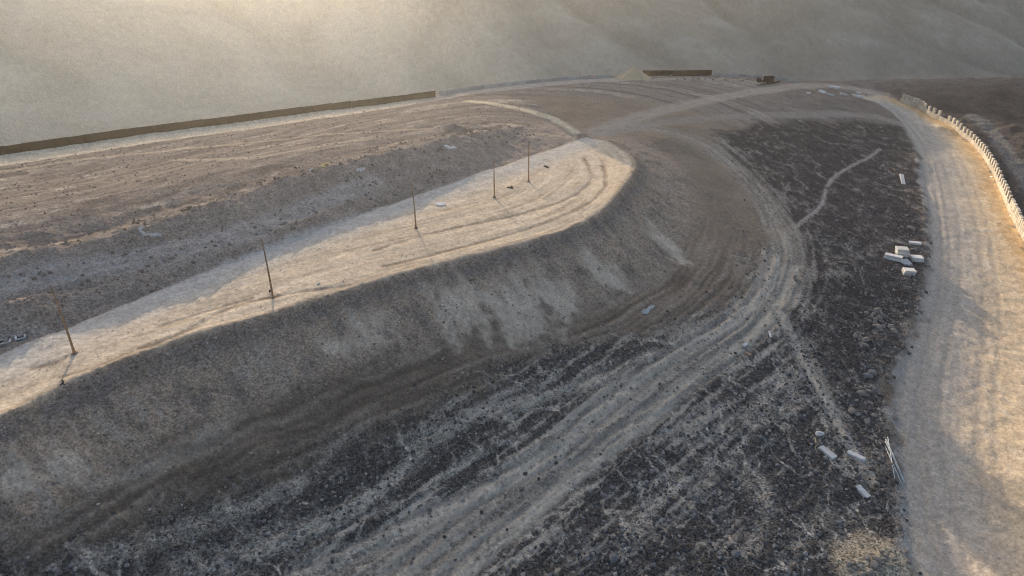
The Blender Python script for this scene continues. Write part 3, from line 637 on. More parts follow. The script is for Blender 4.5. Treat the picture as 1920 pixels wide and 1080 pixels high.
# ------------------------------------------------------------------ object helpers
def tag(o, label, cat, group=None):
    o['label'] = label; o['category'] = cat; o['kind'] = 'thing'
    if group: o['group'] = group
    return o
def empty(name, loc, rz=0):
    o = bpy.data.objects.new(name, None); COL.objects.link(o); o.location = loc; o.rotation_euler = (0, 0, rz); o.empty_display_size = .3; return o
def from_bm(name, bm, mat, parent=None, loc=(0, 0, 0), rot=(0, 0, 0), smooth=False):
    me = bpy.data.meshes.new(name); bm.normal_update(); bm.to_mesh(me); bm.free(); me.materials.append(mat)
    if smooth:
        for p in me.polygons: p.use_smooth = True
    o = bpy.data.objects.new(name, me); COL.objects.link(o); o.location = loc; o.rotation_euler = rot
    if parent: o.parent = parent
    return o
def box_bm(sx, sy, sz, bev=.03, jit=0.0, seed=0, taper=0.0):
    """box standing on z=0"""
    bm = bmesh.new(); bmesh.ops.create_cube(bm, size=1.0); g = random.Random(seed)
    for v in bm.verts:
        top = v.co.z > 0; k = 1 - (taper if top else 0)
        v.co = Vector((v.co.x * sx * k, v.co.y * sy * k, (v.co.z + .5) * sz)) + Vector((g.uniform(-jit, jit), g.uniform(-jit, jit), g.uniform(-jit, jit) if top else 0))
    if bev: bmesh.ops.bevel(bm, geom=bm.edges[:], offset=bev, segments=1, affect='EDGES')
    return bm
def tube_bm(pts, rads, n=10):
    bm = bmesh.new(); rings = []
    for i, (p, r) in enumerate(zip(pts, rads)):
        p = Vector(p); a = Vector(pts[max(i - 1, 0)]); b = Vector(pts[min(i + 1, len(pts) - 1)]); d = (b - a).normalized()
        x = d.orthogonal().normalized() if abs(d.z) < .95 else Vector((1, 0, 0)); x = (x - d * x.dot(d)).normalized(); y = d.cross(x)
        rings.append([bm.verts.new(p + (x * math.cos(k * 2 * math.pi / n) + y * math.sin(k * 2 * math.pi / n)) * r) for k in range(n)])
    for a, b in zip(rings, rings[1:]):
        for k in range(n): bm.faces.new((a[k], a[(k + 1) % n], b[(k + 1) % n], b[k]))
    bm.faces.new(rings[0][::-1]); bm.faces.new(rings[-1]); return bm
def slope_rot(x, y, rz, e=.7):
    """euler that lays an object on the ground's slope, turned by rz"""
    zx = (Hs(x + e, y) - Hs(x - e, y)) / (2 * e); zy = (Hs(x, y + e) - Hs(x, y - e)) / (2 * e)
    n = Vector((-zx, -zy, 1)).normalized(); q = Vector((0, 0, 1)).rotation_difference(n)
    return (q.to_matrix() @ Matrix.Rotation(rz, 3, 'Z')).to_euler()
def heading(px1, py1, px2, py2):
    a, b = at_many([(px1, py1), (px2, py2)]); return math.atan2(b[1] - a[1], b[0] - a[0]), (a + b) / 2, math.hypot(*(b - a)[:2])

# ------------------------------------------------------------------ lamp posts without heads
def height_to(p, top):
    v = (540 - top) / FPX; return CAM_Z + p[1] * (v * CP - SP) / (CP + v * SP) - p[2]
POLES = [((140, 663), 533, .22, 'bare rusty steel pole nearest the left edge of the picture', 1), ((512, 559), 446, .20, 'bare rusty steel pole, second from the left on the sunlit haul road', 2),
         ((780, 428), 342, .35, 'bare rusty steel pole bent at its tip, middle of the row of five', 3), ((927, 370), 300, .05, 'bare rusty steel pole, fourth from the left, left of the last pole', 4),
         ((991, 341), 264, .10, 'bare rusty steel pole furthest from the camera at the haul road end', 5)]
for (px, py), hgt, bend, lab, sd in POLES:
    p = at(px, py); hgt = height_to(p, hgt); e = empty('light_pole', (p[0], p[1], Hs(p[0], p[1]) - .03)); tag(e, lab, 'pole', 'row of bare poles on the haul road')
    pts = []; rr = []
    for i in range(13):
        f = i / 12; pts.append((-bend * f ** 3, 0, f * hgt)); rr.append(.15 - .09 * f)
    from_bm('shaft', tube_bm(pts, rr, 12), M_POLE, e, smooth=True)
    bp = box_bm(.5, .5, .05, .01); from_bm('base_plate', bp, M_POLE, e, (0, 0, .10))
    from_bm('footing', box_bm(.62, .62, .10, .03, .03, sd), M_FOOT, e)
    from_bm('collar', tube_bm([(0, 0, .14), (0, 0, .5), (0, 0, .55)], [.17, .165, .12], 12), M_POLE, e)
    for a in range(4):
        from_bm('anchor_bolt', tube_bm([(0, 0, .12), (0, 0, .22)], [.025, .025], 6), M_RUST, e, (.19 * (1 if a & 1 else -1), .19 * (1 if a & 2 else -1), 0))

# ------------------------------------------------------------------ crenellated block wall along the right road
seg = BARRIER; cum = np.concatenate([[0], np.cumsum(np.hypot(np.diff(seg[:, 0]), np.diff(seg[:, 1])))])
def on(P, cumv, a): return np.array([np.interp(a, cumv, P[:, k]) for k in range(2)])
wall = empty('block_wall', tuple(at(1783, 236))); tag(wall, 'cream concrete block wall with a gap-toothed top course curving along the right road', 'wall')
BW = 1.4; blocks = {}
for k in range(3):
    blocks[('lo', k)] = box_bm(BW - .04, .62, 1.5, .035, .025, k); blocks[('hi', k)] = box_bm(BW - .10, .56, 1.6, .035, .03, 10 + k)
meshes = {}
for k, bmx in blocks.items():
    me = bpy.data.meshes.new('block'); bmx.to_mesh(me); bmx.free(); me.materials.append(M_CREAM); meshes[k] = me
wl = wall.location.copy(); nblk = int(cum[-1] / BW); i_end = None
a_full1 = np.interp(1728, [b[0] for b in BAR_PX], range(len(BAR_PX))); a_full2 = np.interp(1893, [b[0] for b in BAR_PX], range(len(BAR_PX)))
cidx = lambda q: float(np.interp(q * 4, range(len(cum)), cum))
A1, A2 = cidx(a_full1), cidx(a_full2)
mids = np.array([on(seg, cum, (i + .5) * BW) for i in range(nblk)]); mz = H_fast(mids[:, 0], mids[:, 1])
k_up = 0
for i in range(nblk):
    a = i * BW; p, q = on(seg, cum, a), on(seg, cum, a + BW); rz = math.atan2(q[1] - p[1], q[0] - p[0]); m = mids[i]
    z = mz[i] - .25
    gap = False
    def blk(kind, z, dz=0):
        o = bpy.data.objects.new('block', meshes[(kind, rnd.randrange(3))]); COL.objects.link(o); o.parent = wall
        o.location = Vector((m[0] + rnd.uniform(-.02, .02), m[1] + rnd.uniform(-.02, .02), z + dz)) - wl; o.rotation_euler = (rnd.uniform(-.03, .03) if kind == 'hi' else 0, rnd.uniform(-.02, .02) if kind == 'hi' else 0, rz + (math.pi if rnd.random() < .5 else 0) + rnd.uniform(-.03, .03)); o.scale = (rnd.uniform(.86, 1.0) if kind == 'hi' else 1, 1, rnd.uniform(.9, 1.06) if kind == 'hi' else 1)
    if a < cum[4] - .1: continue
    blk('lo', z)
    if a < A1 or a > A2 or (i % 2 == 0 and not (abs(a - (A1 + 12)) < .8)): blk('hi', z + 1.515)

# ------------------------------------------------------------------ long parapet walls at the far edge
def parapet(name, P, label, mat, width, height, thick, joint):
    c = np.concatenate([[0], np.cumsum(np.hypot(np.diff(P[:, 0]), np.diff(P[:, 1])))]); n = int(c[-1] / width)
    m0 = P[len(P) // 2]; e = empty(name, (m0[0], m0[1], Hs(m0[0], m0[1]))); tag(e, label, 'wall')
    md = np.array([on(P, c, (i + .5) * width) for i in range(n)]); zz = H_fast(md[:, 0], md[:, 1]); zz = np.convolve(np.pad(zz, 3, mode='edge'), np.ones(7) / 7, 'valid')
    vs = []
    for k in range(4):
        bmx = box_bm(width - joint, thick, height + .5, .05, .05, 40 + k); me = bpy.data.meshes.new('panel'); bmx.to_mesh(me); bmx.free(); me.materials.append(mat); vs.append(me)
    for i in range(n):
        p, q = on(P, c, i * width), on(P, c, (i + 1) * width); o = bpy.data.objects.new('panel', rnd.choice(vs)); COL.objects.link(o); o.parent = e
        o.location = Vector((md[i][0], md[i][1], zz[i] - .5 + rnd.uniform(-.05, .05))) - e.location; o.rotation_euler = (0, 0, math.atan2(q[1] - p[1], q[0] - p[0]))
    return e
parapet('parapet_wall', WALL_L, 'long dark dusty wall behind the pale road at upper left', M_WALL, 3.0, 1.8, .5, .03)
parapet('parapet_wall', WALL2, 'low grey concrete wall continuing right of the long dark wall', M_GREYW, 3.0, 1.1, .4, .03)
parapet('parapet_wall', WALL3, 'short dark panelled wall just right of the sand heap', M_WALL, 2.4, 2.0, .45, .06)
parapet('parapet_wall', WALL4, 'low pale parapet behind the dark towed machine', M_GREYW, 3.0, .9, .4, .04)

# ------------------------------------------------------------------ sand heap
def heap(name, px, py, rx, ry, hh, mat, label, cat):
    p = at(px, py); bm = bmesh.new(); nr, na = 22, 56; g = np.random.RandomState(5); rows = []
    for i in range(nr + 1):
        f = i / nr; row = []
        for j in range(na):
            a = j / na * 2 * math.pi
            rr = f * (1 + .10 * math.sin(3 * a + 1) + .06 * math.sin(7 * a))
            x, y = rr * rx * math.cos(a) + .25 * rx * (1 - f) * 0, rr * ry * math.sin(a)
            zc = hh * max(0, (1 - f)) ** 1.05 * (1 + .08 * float(perlin(x / 1.5, y / 1.5, 91))) + .12 * float(perlin(x / .7, y / .7, 92))
            zc = min(zc, hh * .965 + .05 * float(perlin(x, y, 93)))
            row.append(bm.verts.new((x, y, zc if f < 1 else -.5)))
        rows.append(row)
    for i in range(nr):
        for j in range(na):
            if i == 0 and False: continue
            bm.faces.new((rows[i][j], rows[i + 1][j], rows[i + 1][(j + 1) % na], rows[i][(j + 1) % na]))
    bmesh.ops.remove_doubles(bm, verts=bm.verts[:], dist=.002)
    o = from_bm(name, bm, mat, None, (p[0], p[1], Hs(p[0], p[1]) - .1), smooth=True); return tag(o, label, cat)
heap('sand_heap', 1187, 147, 6.4, 5.5, 4.3, M_SAND, 'steep heap of yellow sand at the far edge of the site', 'sand heap')

# ------------------------------------------------------------------ towed machine, beam
p = at(1438, 155); e = empty('towed_machine', (p[0], p[1], Hs(p[0], p[1])), .04); tag(e, 'dark box-bodied towed machine standing beside the far dirt road', 'machine')
bd = from_bm('body', box_bm(3.3, 1.8, 1.75, .08, .04, 3), M_RUST, e, (.5, 0, .55))
for k in range(5): from_bm('rib', box_bm(.10, .06, 1.5, .01), M_RUST, bd, (-1.3 + k * .65, -.93, .12))
from_bm('chassis', box_bm(5.2, .9, .22, .03), M_RUST, e, (-.4, 0, .42))
from_bm('drawbar', box_bm(2.2, .28, .2, .03), M_RUST, e, (-2.2, 0, .75), (0, -.12, 0))
eb = from_bm('front_drum', tube_bm([(0, -.7, 0), (0, -.6, 0), (0, .6, 0), (0, .7, 0)], [.55, .72, .72, .55], 14), M_RUST, e, (-3.0, 0, .95))
from_bm('support_leg', box_bm(.18, .18, .8, .02), M_RUST, e, (-1.55, -.3, 0))
for sx in (-.1, 1.3):
    for sy in (-.95, .95):
        w = from_bm('wheel', tube_bm([(0, -.13, 0), (0, -.1, 0), (0, .1, 0), (0, .13, 0)], [.34, .42, .42, .34], 16), M_RUBBER, e, (sx, sy, .42))
        from_bm('hub', tube_bm([(0, -.15, 0), (0, .15, 0)], [.14, .14], 10), M_RUST, w)
rz, mid, ln = heading(1415, 161.5, 1466, 154.5)
o = from_bm('steel_beam', box_bm(min(ln, 14), .45, .4, .03), M_RUST, None, (mid[0], mid[1], Hs(mid[0], mid[1]) - .02), (0, 0, rz)); tag(o, 'long dark steel beam lying on the ground before the towed machine', 'beam')

# ------------------------------------------------------------------ precast slabs
def slab(px1, py1, px2, py2, wid, thick, label, group=None, name='concrete_slab', mat=None, z=0, tilt=None, taper=0.0, seed=0, length=None, flat=False):
    rz, mid, ln = heading(px1, py1, px2, py2)
    bm = box_bm(length or ln, wid, thick, .04, .035, seed, taper)
    bmesh.ops.triangulate(bm, faces=[f for f in bm.faces if len(f.verts) > 4])
    rot = Vector((0, 0, rz)) if flat else slope_rot(mid[0], mid[1], rz)
    if tilt: rot = (rot[0] + tilt[0], rot[1] + tilt[1], rot[2])
    o = from_bm(name, bm, mat or M_CONC, None, (mid[0], mid[1], Hs(mid[0], mid[1]) - .12 + z), rot)
    return tag(o, label, 'slab', group)
G1 = 'loose slabs at lower right'
slab(1538, 838, 1564, 860, .95, .55, 'long pale concrete block with a broken end, below the white boulder', G1, seed=1)
slab(1589, 848, 1621, 864, .75, .45, 'bluish concrete block lying nearest the bundle of pipes', G1, seed=2)
slab(1606, 912, 1627, 933, .8, .5, 'pale concrete block lowest of the three at lower right', G1, seed=3)
slab(1689, 330, 1694, 346, .9, .4, 'narrow bluish concrete slab at the rim of the dark field', seed=4)
# stack group by the right road
G2 = 'precast slab stacks beside the right road'
def stack(x1, y1, x2, y2, n, sx, sy, sz, labels, seed=0, shift=.10):
    rz, p, _ = heading(x1, y1, x2, y2); z = Hs(p[0], p[1]) - .05; g = random.Random(seed)
    for k in range(n):
        o = from_bm('concrete_slab', box_bm(sx, sy, sz - .05, .03, .02, seed + k), M_CONC, None, (p[0] + g.uniform(-shift, shift), p[1] + g.uniform(-shift, shift), z), (0, 0, rz + g.uniform(-.04, .04)))
        tag(o, labels[k], 'slab', G2); z += sz - .045
        if k < n - 1:
            for s_ in (-1, 1):
                b = from_bm('spacer', box_bm(.12, sy * .9, .075, .01), M_WOOD, o, (s_ * sx * .35, 0, sz - .052))
            z += .07
stack(1681, 476, 1699, 481, 3, 2.2, 1.9, .5, ['bottom slab of the tallest grey stack near the right road', 'middle slab of the tallest grey stack near the right road', 'clean top slab of the tallest grey stack near the right road'], 3)
stack(1662, 482, 1685, 491, 2, 3.1, 1.2, .48, ['lower long slab of the low stack left of the tallest stack', 'upper long slab of the low stack left of the tallest stack'], 5)
stack(1709, 485, 1728, 489, 2, 2.2, 1.7, .42, ['lower slab of the two-slab stack right of the leaning slabs', 'upper slab of the two-slab stack right of the leaning slabs'], 7)
stack(1693, 512, 1711, 515, 2, 2.0, 1.7, .5, ['lower slab of the separate stack nearest the camera', 'upper slab of the separate stack nearest the camera'], 9)
stack(1706, 455, 1725, 460, 1, 2.3, 1.1, .5, ['single thin slab lying behind the slab stacks'], 11)
p = at(1692, 493); o = from_bm('concrete_slab', box_bm(1.35, 1.3, .22, .03, .03, 21), M_CONC, None, (p[0], p[1], Hs(p[0], p[1]) + .18), (.15, .42, -.5)); tag(o, 'left one of the two slabs leaning together between the stacks', 'slab', G2)
p = at(1700, 494); o = from_bm('concrete_slab', box_bm(1.5, 1.15, .22, .03, .03, 22), M_CONC, None, (p[0], p[1], Hs(p[0], p[1]) + .18), (.25, .5, -.9)); tag(o, 'right one of the two slabs leaning together between the stacks', 'slab', G2)
# far slabs near the bend
G3 = 'precast slabs dumped inside the far bend'
for k, (a, b, c, d, w_, t_, m_, lab, tl) in enumerate([
    (1555,164,1573,166.5,1.4,.7,None,'long white slab furthest back in the dumped group at the bend',(0,0)),
    (1535,171,1547,175,2.4,.5,None,'wide bluish slab at the left of the dumped group',(.15,.05)),
    (1549,176,1564,179,1.6,.5,None,'tilted pale slab touching the wide bluish slab',(-.2,.05)),
    (1575,177,1589,180,1.3,.7,None,'white slab alone in the middle of the dumped group',(0,0)),
    (1605,174.5,1614,175.5,1.2,.5,None,'thin pale slab at the right end of the dumped group',(0,0)),
    (1605,182,1613,183,1.7,.8,None,'short thick slab in front of the thin one at the bend',(0,0)),
    (1520,168,1529,171,1.0,.5,'w','tan plank-like slab left of the dumped group',(0,0)),
    (1512,175,1519,176,1.0,.6,None,'small white block left of the dumped group',(0,0))]):
    slab(a, b, c, d, w_, t_, lab, G3, seed=30 + k, tilt=tl, mat=(M_SAND if m_ else None))

# ------------------------------------------------------------------ rocks
rock_meshes = []
for k in range(7):
    bm = bmesh.new(); bmesh.ops.create_icosphere(bm, subdivisions=2, radius=1.0); g = random.Random(k)
    pl = [(Vector((g.gauss(0, 1), g.gauss(0, 1), g.gauss(0, 1))).normalized(), g.uniform(.62, .95)) for _ in range(9)]
    for v in bm.verts:
        for nn, d in pl:
            q = v.co.dot(nn)
            if q > d: v.co -= nn * (q - d)
        v.co *= 1 + .10 * float(perlin(v.co.x * 1.7 + k, v.co.y * 1.7 + v.co.z, 95))
    me = {}
    for mk, mm in (('p', M_ROCK), ('d', M_ROCKD), ('w', M_CONC)):
        m_ = bpy.data.meshes.new('rock'); bm.to_mesh(m_); m_.materials.append(mm); me[mk] = m_
    bm.free(); rock_meshes.append(me)
def rocks(L, label, group, mk='p', cat='rock', name='rock'):
    if isinstance(label, str):                                   # the outermost and the largest stones of a cluster get labels of their own
        base, n = label, len(L); pre = [None] * n
        if n > 2:
            for word, key in (('largest', lambda i: -L[i][2]), ('leftmost', lambda i: L[i][0]), ('rightmost', lambda i: -L[i][0]), ('furthest', lambda i: L[i][1]), ('nearest', lambda i: -L[i][1])):
                i = min(range(n), key=key)
                if pre[i] is None: pre[i] = word
        elif n == 2:
            i = 0 if L[0][0] < L[1][0] else 1; pre[i] = 'left-hand'; pre[1 - i] = 'right-hand'
        label = [(p or 'inner') + ' ' + base for p in pre]
    Pw = at_many([(a[0], a[1]) for a in L]); zz = H_fast(Pw[:, 0], Pw[:, 1])
    for a, w, z in zip(L, Pw, zz):
        dist = math.sqrt(w[0] ** 2 + w[1] ** 2 + (CAM_Z - z) ** 2); r = a[2] / 2.4 / FPX * dist
        o = bpy.data.objects.new(name, rock_meshes[rnd.randrange(7)][mk]); COL.objects.link(o)
        el = rnd.uniform(.9, 1.3)
        o.location = (w[0], w[1], z + r * .30); o.scale = (r * el, r * rnd.uniform(.75, 1.0), r * rnd.uniform(.6, .85)); o.rotation_euler = (rnd.uniform(-.3, .3), rnd.uniform(-.3, .3), rnd.uniform(0, 6.28))
        tag(o, label.pop(0), cat, group)
g_ = random.Random(3)
heapA = [(1645,582,13),(1651,587,10),(1637,590,11),(1648,597,13),(1640,600,12),(1630,602,9),(1624,588,9),(1640,606,10),(1646,615,15),(1656,613,10),(1652,604,9),(1640,612,11),(1651,620,9),(1634,594,10),(1660,608,8),(1643,622,9),(1655,592,9)]
rocks(heapA, 'pale rubble stone in the largest heap left of the right road', 'stones of the largest rubble heap')
rocks([(1670,614,14),(1676,622,13)], ['upper of two flat stones just right of the largest rubble heap', 'lower of two flat stones just right of the largest rubble heap'], None)
rocks([(1603,631,12),(1609,633,8),(1624,638,14),(1618,641,11),(1615,646,11),(1622,649,13),(1614,651,11),(1611,637,8)], 'pale stone in the small cluster below the largest rubble heap', 'stones of the small cluster')
rocks([(1635,702,22),(1627,706,16)], ['large smooth grey boulder of the touching pair', 'smaller smooth grey boulder of the touching pair'], None, 'd')
rocks([(1612,729,13),(1622,728,10),(1614,739,18),(1628,735,13),(1624,742,10),(1606,730,10),(1603,724,8)], 'rounded stone in the cluster below the pair of grey boulders', 'stones below the boulder pair')
rocks([(1572,737,13),(1578,743,10),(1565,735,9),(1592,743,10),(1570,747,9),(1580,735,8),(1585,740,8)], 'stone in the loose cluster beside the rutted branch track', 'stones beside the branch track')
rocks([(1606,752,9),(1632,757,11),(1622,757,8),(1690,596,8),(1656,667,9),(1664,669,9)], 'small lone stone among the clusters left of the right road', 'small lone stones')
rocks([(1597,773,19),(1607,778,11)], ['tan boulder with a smaller one at its right side', 'small tan stone touching the tan boulder'], None)
rocks([(1626,791,15)], ['lone tan boulder at the lower end of the branch track'], None)
rocks([(1536,815,17)], ['white angular boulder above the broken concrete block'], None, 'w')
rocks([(1538,832,10)], ['small pale stone between the white boulder and the broken block'], None)
rocks([(529,1012,13)], ['single pale boulder on the dark ground at lower left'], None)
rocks([(1198,940,13)], ['single pale pointed stone on dark gravel at lower centre'], None)
rocks([(1150,1048,24),(1226,1060,11),(1203,1030,10),(1168,1022,10),(1168,1034,9)], 'pale flat stone at bottom centre right of the track', 'flat stones at bottom centre', 'd')
rocks([(1174,872,8),(1180,885,7),(1173,888,6),(1193,873,7),(1223,885,12),(1243,895,11),(1236,870,9),(1187,890,8),(1250,844,11),(1278,846,10),(1264,905,7),(1148,915,11),(1132,930,13),(1145,925,7),(1217,850,8),(1152,1007,6)], 'grey stone in the scatter right of the dusty double track', 'stones right of the double track', 'd')
rocks([(1425,820,11),(1433,826,10),(1437,812,6),(1381,757,6)], 'bluish grey stone on the dark ground between the dust streaks', 'grey stones between dust streaks', 'd')
rocks([(1379,1040,18),(1350,1046,9),(1360,1046,8),(1572,980,14)], 'pale grey stone low on the dark gravel at the bottom', 'pale stones at the bottom', 'd')
rocks([(1643,1050,18),(1640,1060,16),(1592,1058,13),(1602,1066,11),(1595,1072,8),(1616,1078,13),(1630,1077,14),(1657,1049,10),(1661,1043,14),(1653,1036,9),(1633,1039,7),(1625,1048,12),(1652,1070,10),(1645,1068,9),(1675,1062,9)], 'pale stone lying in the brown earth heap at the bottom right', 'stones in the earth heap', 'p')
rocks([(1692,1006,9),(1691,932,9),(1687,943,8),(1672,870,7),(1704,1055,10)], 'stone on the rim between dark ground and right road', 'stones on the road rim')
rocks([(1636,825,8),(1642,820,9),(1648,862,8),(1655,866,7)], 'small brown stone by the pipe bundle', 'small stones by the pipes')
rocks([(1490,520,9),(1492,526,10),(1506,590,7),(1520,418,10),(1542,451,7),(1700,405,7),(1708,430,14)], 'isolated pale stone on the dark field right of the turning track', 'isolated stones on the dark field')
rocks([(1651,241,9),(1654,247,7),(1659,262,9),(1664,262,6),(1676,272,5),(1655,313,10),(1661,320,9),(1668,325,10),(1674,329,8),(1660,327,7),(1650,318,7),(1704,371,10),(1585,223,6),(1606,227,6)], 'pale stone on the far part of the dark field', 'stones on the far dark field')
rocks([(1552,354,9),(1558,358,10),(1563,363,8)], 'yellowish stone beside the narrow footpath', 'stones by the footpath')
rocks([(33,574,14),(15,519,10),(238,462,9),(404,461,10),(296,446,8),(297,387,6),(84,555,10),(62,561,9),(104,568,8),(48,563,8)], 'stone sitting on the brown bank behind the haul road', 'stones on the brown bank')
rocks([(1395,653,9),(1400,657,7)], 'small pale stone among the timber scraps by the turning track', 'stones by the timber scraps')
rocks([(768,636,8),(776,631,8),(777,604,9),(750,622,7),(730,650,7),(1154,389,6),(1140,402,6)], 'pale stone at the foot or lip of the embankment', 'stones on the embankment')
rocks([(1257,144,9)], ['round tan boulder before the short dark panelled wall'], None)
rocks([(1240,146,5),(1270,149,5),(1283,149,5),(1300,147,6),(1310,148,6),(1322,147,7),(1332,147,6),(1345,146,7),(1337,150,6),(1360,150,6),(1392,151,6),(1400,150,5)], 'tan stone in the low spoil windrow left of the towed machine', 'stones of the spoil windrow')

# ------------------------------------------------------------------ timber scraps, pipes, sticks
def plank(px1, py1, px2, py2, w_, t_, label, mat, name='timber_scrap', cat='timber', z=.02):
    rz, mid, ln = heading(px1, py1, px2, py2)
    o = from_bm(name, box_bm(ln, w_, t_, .012, .02, int(px1)), mat, None, (mid[0], mid[1], Hs(mid[0], mid[1]) + z), slope_rot(mid[0], mid[1], rz)); return tag(o, label, cat)
plank(1376, 669, 1391, 674, .5, .14, 'broad weathered board lowest in the scrap pile by the turning track', M_WOOD)
plank(1396, 662, 1407, 668, .5, .25, 'reddish broken block at the right of the scrap pile', simple_mat('reddish broken block', (.26, .18, .13), .2, 4))
plank(1392, 652, 1399, 645, .45, .3, 'pale squared block at the top of the scrap pile', M_CONC, 'concrete_fragment', 'block')
plank(1384, 643, 1394, 641, .15, .12, 'thin pale stick above the scrap pile', M_WOOD)
plank(1442, 622, 1445, 633, .32, .12, 'pale upright board right of the scrap pile', M_CONC)
plank(1422, 626, 1436, 633, .12, .1, 'thin crooked stick left of the pale board', M_WOOD)
def rod(pts, r, label, mat, name, cat, group=None, lift=.05):
    Pw = at_many(pts); zz = H_fast(Pw[:, 0], Pw[:, 1]); P0 = (Pw[0][0], Pw[0][1], zz[0] + lift)
    PP = [(w[0] - P0[0], w[1] - P0[1], z + lift - P0[2]) for w, z in zip(Pw, zz)]
    o = from_bm(name, tube_bm(PP, [r] * len(PP), 8), mat, None, P0, smooth=True); return tag(o, label, cat, group)
for k, (a, b, c, d, lab) in enumerate([(1655,828,1693,914,'pale pipe running the full length of the pipe bundle'),(1664,821,1677,899,'pale pipe ending highest at the top of the bundle'),(1659,826,1694,908,'second of the long pipes crossing in the bundle'),
    (1661,828,1696,909,'bluish pipe on the right of the crossing bundle'),(1658,832,1676,869,'short pipe at the upper left of the bundle')]):
    rod([(a, b), ((a + c) / 2, (b + d) / 2), (c, d)], .045, lab, M_PIPE, 'pipe', 'pipe', 'bundle of pipes beside the right road', .08 + .09 * k)
rod([(1530, 876), (1545, 889), (1561, 908)], .05, 'thin weathered pole lying left of the lowest concrete block', M_WOOD, 'stick', 'stick')
rod([(1543, 915), (1550, 911), (1559, 910)], .035, 'short bent twig beneath the thin weathered pole', M_WOOD, 'stick', 'stick')
rod([(1648, 1006), (1649, 998), (1652, 990)], .03, 'pale dry stem standing behind the earth heap', M_WOOD, 'stick', 'stick', None, .1)
rod([(1528, 822), (1530, 830), (1528, 838), (1531, 848)], .06, 'twisted yellowish root left of the white boulder', M_YEL, 'root', 'root')
rod([(1526, 834), (1530, 836), (1535, 833)], .05, 'short yellowish root crossing the twisted one', M_YEL, 'root', 'root')
rod([(1893, 396), (1898, 404)], .06, 'white rod pointing to the block wall at right edge', M_PIPE, 'pipe', 'pipe')
rod([(1892, 405), (1906, 406)], .06, 'white rod lying across beside the block wall', M_PIPE, 'pipe', 'pipe')
rod([(1674, 315), (1684, 328)], .05, 'thin dark pole touching the narrow bluish slab', M_WOOD, 'stick', 'stick')
rod([(1857, 331), (1866, 333)], .07, 'short white rod on the ochre verge of the right road', M_PIPE, 'pipe', 'pipe')

# ------------------------------------------------------------------ crumpled sheets and small debris
def crumple(outline, label, mat, seed, hgt=.22, name='plastic_sheet', cat='sheet'):
    Pw = at_many(outline); c = Pw.mean(0); z0 = Hs(c[0], c[1])
    xs = np.linspace(Pw[:, 0].min(), Pw[:, 0].max(), 26); ys = np.linspace(Pw[:, 1].min(), Pw[:, 1].max(), 26)
    X, Y = np.meshgrid(xs, ys); ins = sdpoly(Pw[:, :2], X.ravel(), Y.ravel()).reshape(X.shape) < .05 + .12 * perlin(X * 2.5, Y * 2.5, seed)
    Z = H_fast(X.ravel(), Y.ravel()).reshape(X.shape) + .04 + hgt * np.abs(perlin(X * 1.8, Y * 1.8, seed + 1)) + hgt * .6 * np.abs(perlin(X * 4, Y * 4, seed + 2))
    bm = bmesh.new(); vv = {}
    for i in range(25):
        for j in range(25):
            if ins[i, j] and ins[i + 1, j] and ins[i, j + 1] and ins[i + 1, j + 1]:
                q = []
                for a, b in ((i, j), (i, j + 1), (i + 1, j + 1), (i + 1, j)):
                    if (a, b) not in vv: vv[(a, b)] = bm.verts.new((X[a, b] - c[0], Y[a, b] - c[1], Z[a, b] - z0))
                    q.append(vv[(a, b)])
                bm.faces.new(q)
    o = from_bm(name, bm, mat, None, (c[0], c[1], z0)); md = o.modifiers.new('thickness', 'SOLIDIFY'); md.thickness = .02; return tag(o, label, cat)
crumple([(1201,586),(1207,582),(1213,580),(1217,575),(1227,573),(1228,577),(1221,580),(1219,584),(1214,590),(1206,589)], 'crumpled white sheet lying at the foot of the embankment', M_PLAS, 3)
crumple([(258,431),(262,428),(270,425),(272,427),(265,433),(272,436),(282,442),(295,439),(305,441),(304,446),(290,446),(276,445),(264,438)], 'long twisted white sheet on the bank at left', M_PLAS, 5, .4)
crumple([(667,320),(674,317),(684,316),(686,319),(678,323),(670,324)], 'small crumpled white sheet on the bench, upper left of centre', M_PLAS, 7, .35)
crumple([(600,312),(606,309),(616,306),(617,309),(609,312),(612,315),(603,315)], 'yellowish sacking strip caught on the bank crest', M_YEL, 9, .3, 'sacking', 'sacking')
crumple([(577,321),(581,319),(587,316),(588,318),(582,322)], 'pale scrap of sacking left of the yellowish strip', M_PLAS, 11, .3, 'sacking', 'sacking')
crumple([(831,272),(836,273),(846,276),(856,276),(856,279),(842,280),(834,277)], 'white sheet scrap on the bank behind the middle pole', M_PLAS, 13, .3)
p = at(826, 384); e = from_bm('manhole_cover', tube_bm([(0, 0, -.3), (0, 0, .22), (0, 0, .26)], [.95, .95, .88], 24), M_CONC, None, (p[0], p[1], Hs(p[0], p[1]))); tag(e, 'round pale concrete cover on the haul road right of the middle pole', 'cover')
# drainage channels at the left edge
for k, (a, b, c, d, lab) in enumerate([(-22, 649.5, 21, 637.5, 'concrete drain channel cut by the left edge of the picture'), (28, 635.5, 49, 629.5, 'short concrete drain channel, second from the left edge')]):
    rz, mid, ln = heading(a, b, c, d); e = empty('drain_channel', (mid[0], mid[1], Hs(mid[0], mid[1])), rz); tag(e, lab, 'channel', 'drain channels on the haul road')
    from_bm('base', box_bm(ln, 1.0, .06, .01), M_BLACK, e)
    for s_ in (-1, 1): from_bm('side_wall', box_bm(ln, .10, .2, .015), M_CONC, e, (0, s_ * .55, .0))
    for s_ in (-1, 1): from_bm('end_wall', box_bm(.2, .98, .19, .015), M_CONC, e, (s_ * (ln / 2 - .12), 0, .003))
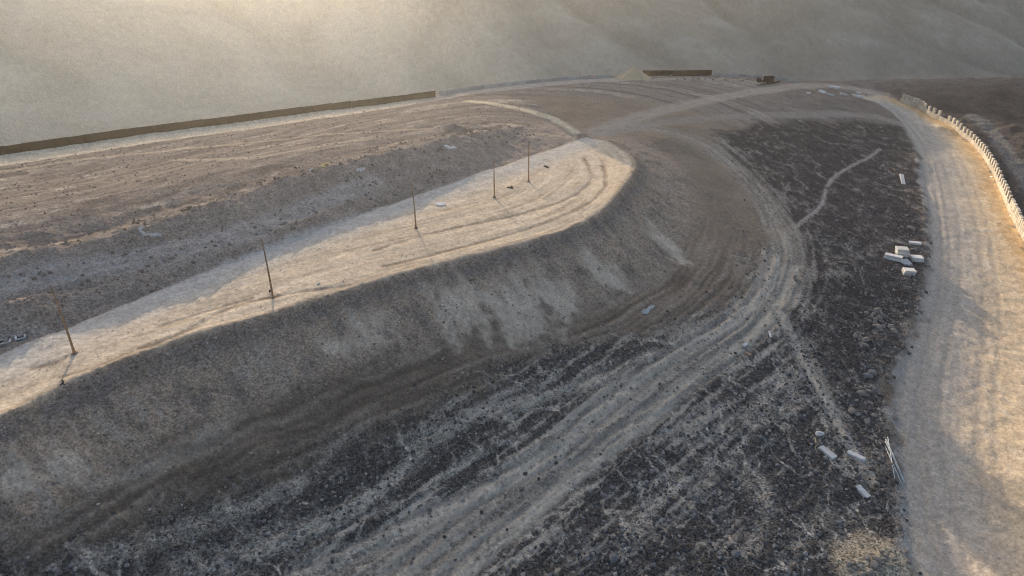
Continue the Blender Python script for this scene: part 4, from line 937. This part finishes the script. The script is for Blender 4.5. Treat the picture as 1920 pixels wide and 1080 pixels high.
# dark scrap on the haul road
rod([(112, 723), (118, 720), (122, 722)], .07, 'dark tangle of scrap at the shadow tip of the nearest pole', M_BLACK, 'scrap', 'scrap')
rod([(117, 713), (119, 717), (116, 721)], .08, 'dark scrap lump above the tangle near the nearest pole', M_BLACK, 'scrap', 'scrap')
plank(951, 351.5, 962, 353.5, .35, .14, 'dark slab of scrap left of the furthest pole', M_BLACK, 'scrap', 'scrap')
plank(957.5, 351, 961, 351, .25, .24, 'small dark lump standing on the scrap left of the furthest pole', M_BLACK, 'scrap', 'scrap')
plank(1021, 312, 1028, 315, .35, .2, 'small dark bar on the sand right of the furthest pole', M_BLACK, 'scrap', 'scrap')
plank(505.5, 547, 507.5, 548, .25, .25, 'dark lump beside the base of the second pole', M_BLACK, 'scrap', 'scrap')
plank(595, 533, 599, 530, .3, .16, 'small pale bar on the haul road right of the second pole', M_CONC, 'scrap', 'scrap')
plank(1103, 147, 1117, 147, 1.6, 1.5, 'small pinkish block standing left of the sand heap', simple_mat('pinkish block', (.40, .31, .27), .15, 2), 'concrete_fragment', 'block')
p = at(1087, 148); o = from_bm('post', box_bm(.35, .35, 2.0, .03, .02, 3), M_GREYW, None, (p[0], p[1], Hs(p[0], p[1]) - .1)); tag(o, 'short post at the far road left of the pinkish block', 'post')

# ------------------------------------------------------------------ dusty air
bm = bmesh.new(); bmesh.ops.create_cube(bm, size=1.0)
ZB, ZT = float(V[:, 2].min()) - 1.5, max(float(V[:, 2].max()), CAM_Z) + 2
for v in bm.verts: v.co = Vector((v.co.x * 10400, v.co.y * 10400, ZB if v.co.z < 0 else ZT))
me = bpy.data.meshes.new('haze'); bm.to_mesh(me); bm.free(); hz = bpy.data.objects.new('haze', me); COL.objects.link(hz)
hm = bpy.data.materials.new('dusty air'); hm.use_nodes = True; t = hm.node_tree; t.nodes.remove(t.nodes['Principled BSDF'])
pv = t.nodes.new('ShaderNodeVolumePrincipled'); pv.inputs['Color'].default_value = (.97, .94, .88, 1); pv.inputs['Density'].default_value = .00010; pv.inputs['Anisotropy'].default_value = .80
t.links.new(pv.outputs[0], t.nodes['Material Output'].inputs['Volume']); me.materials.append(hm); hz['kind'] = 'stuff'; hz['label'] = 'thin dusty evening air over the whole site'; hz['category'] = 'haze'
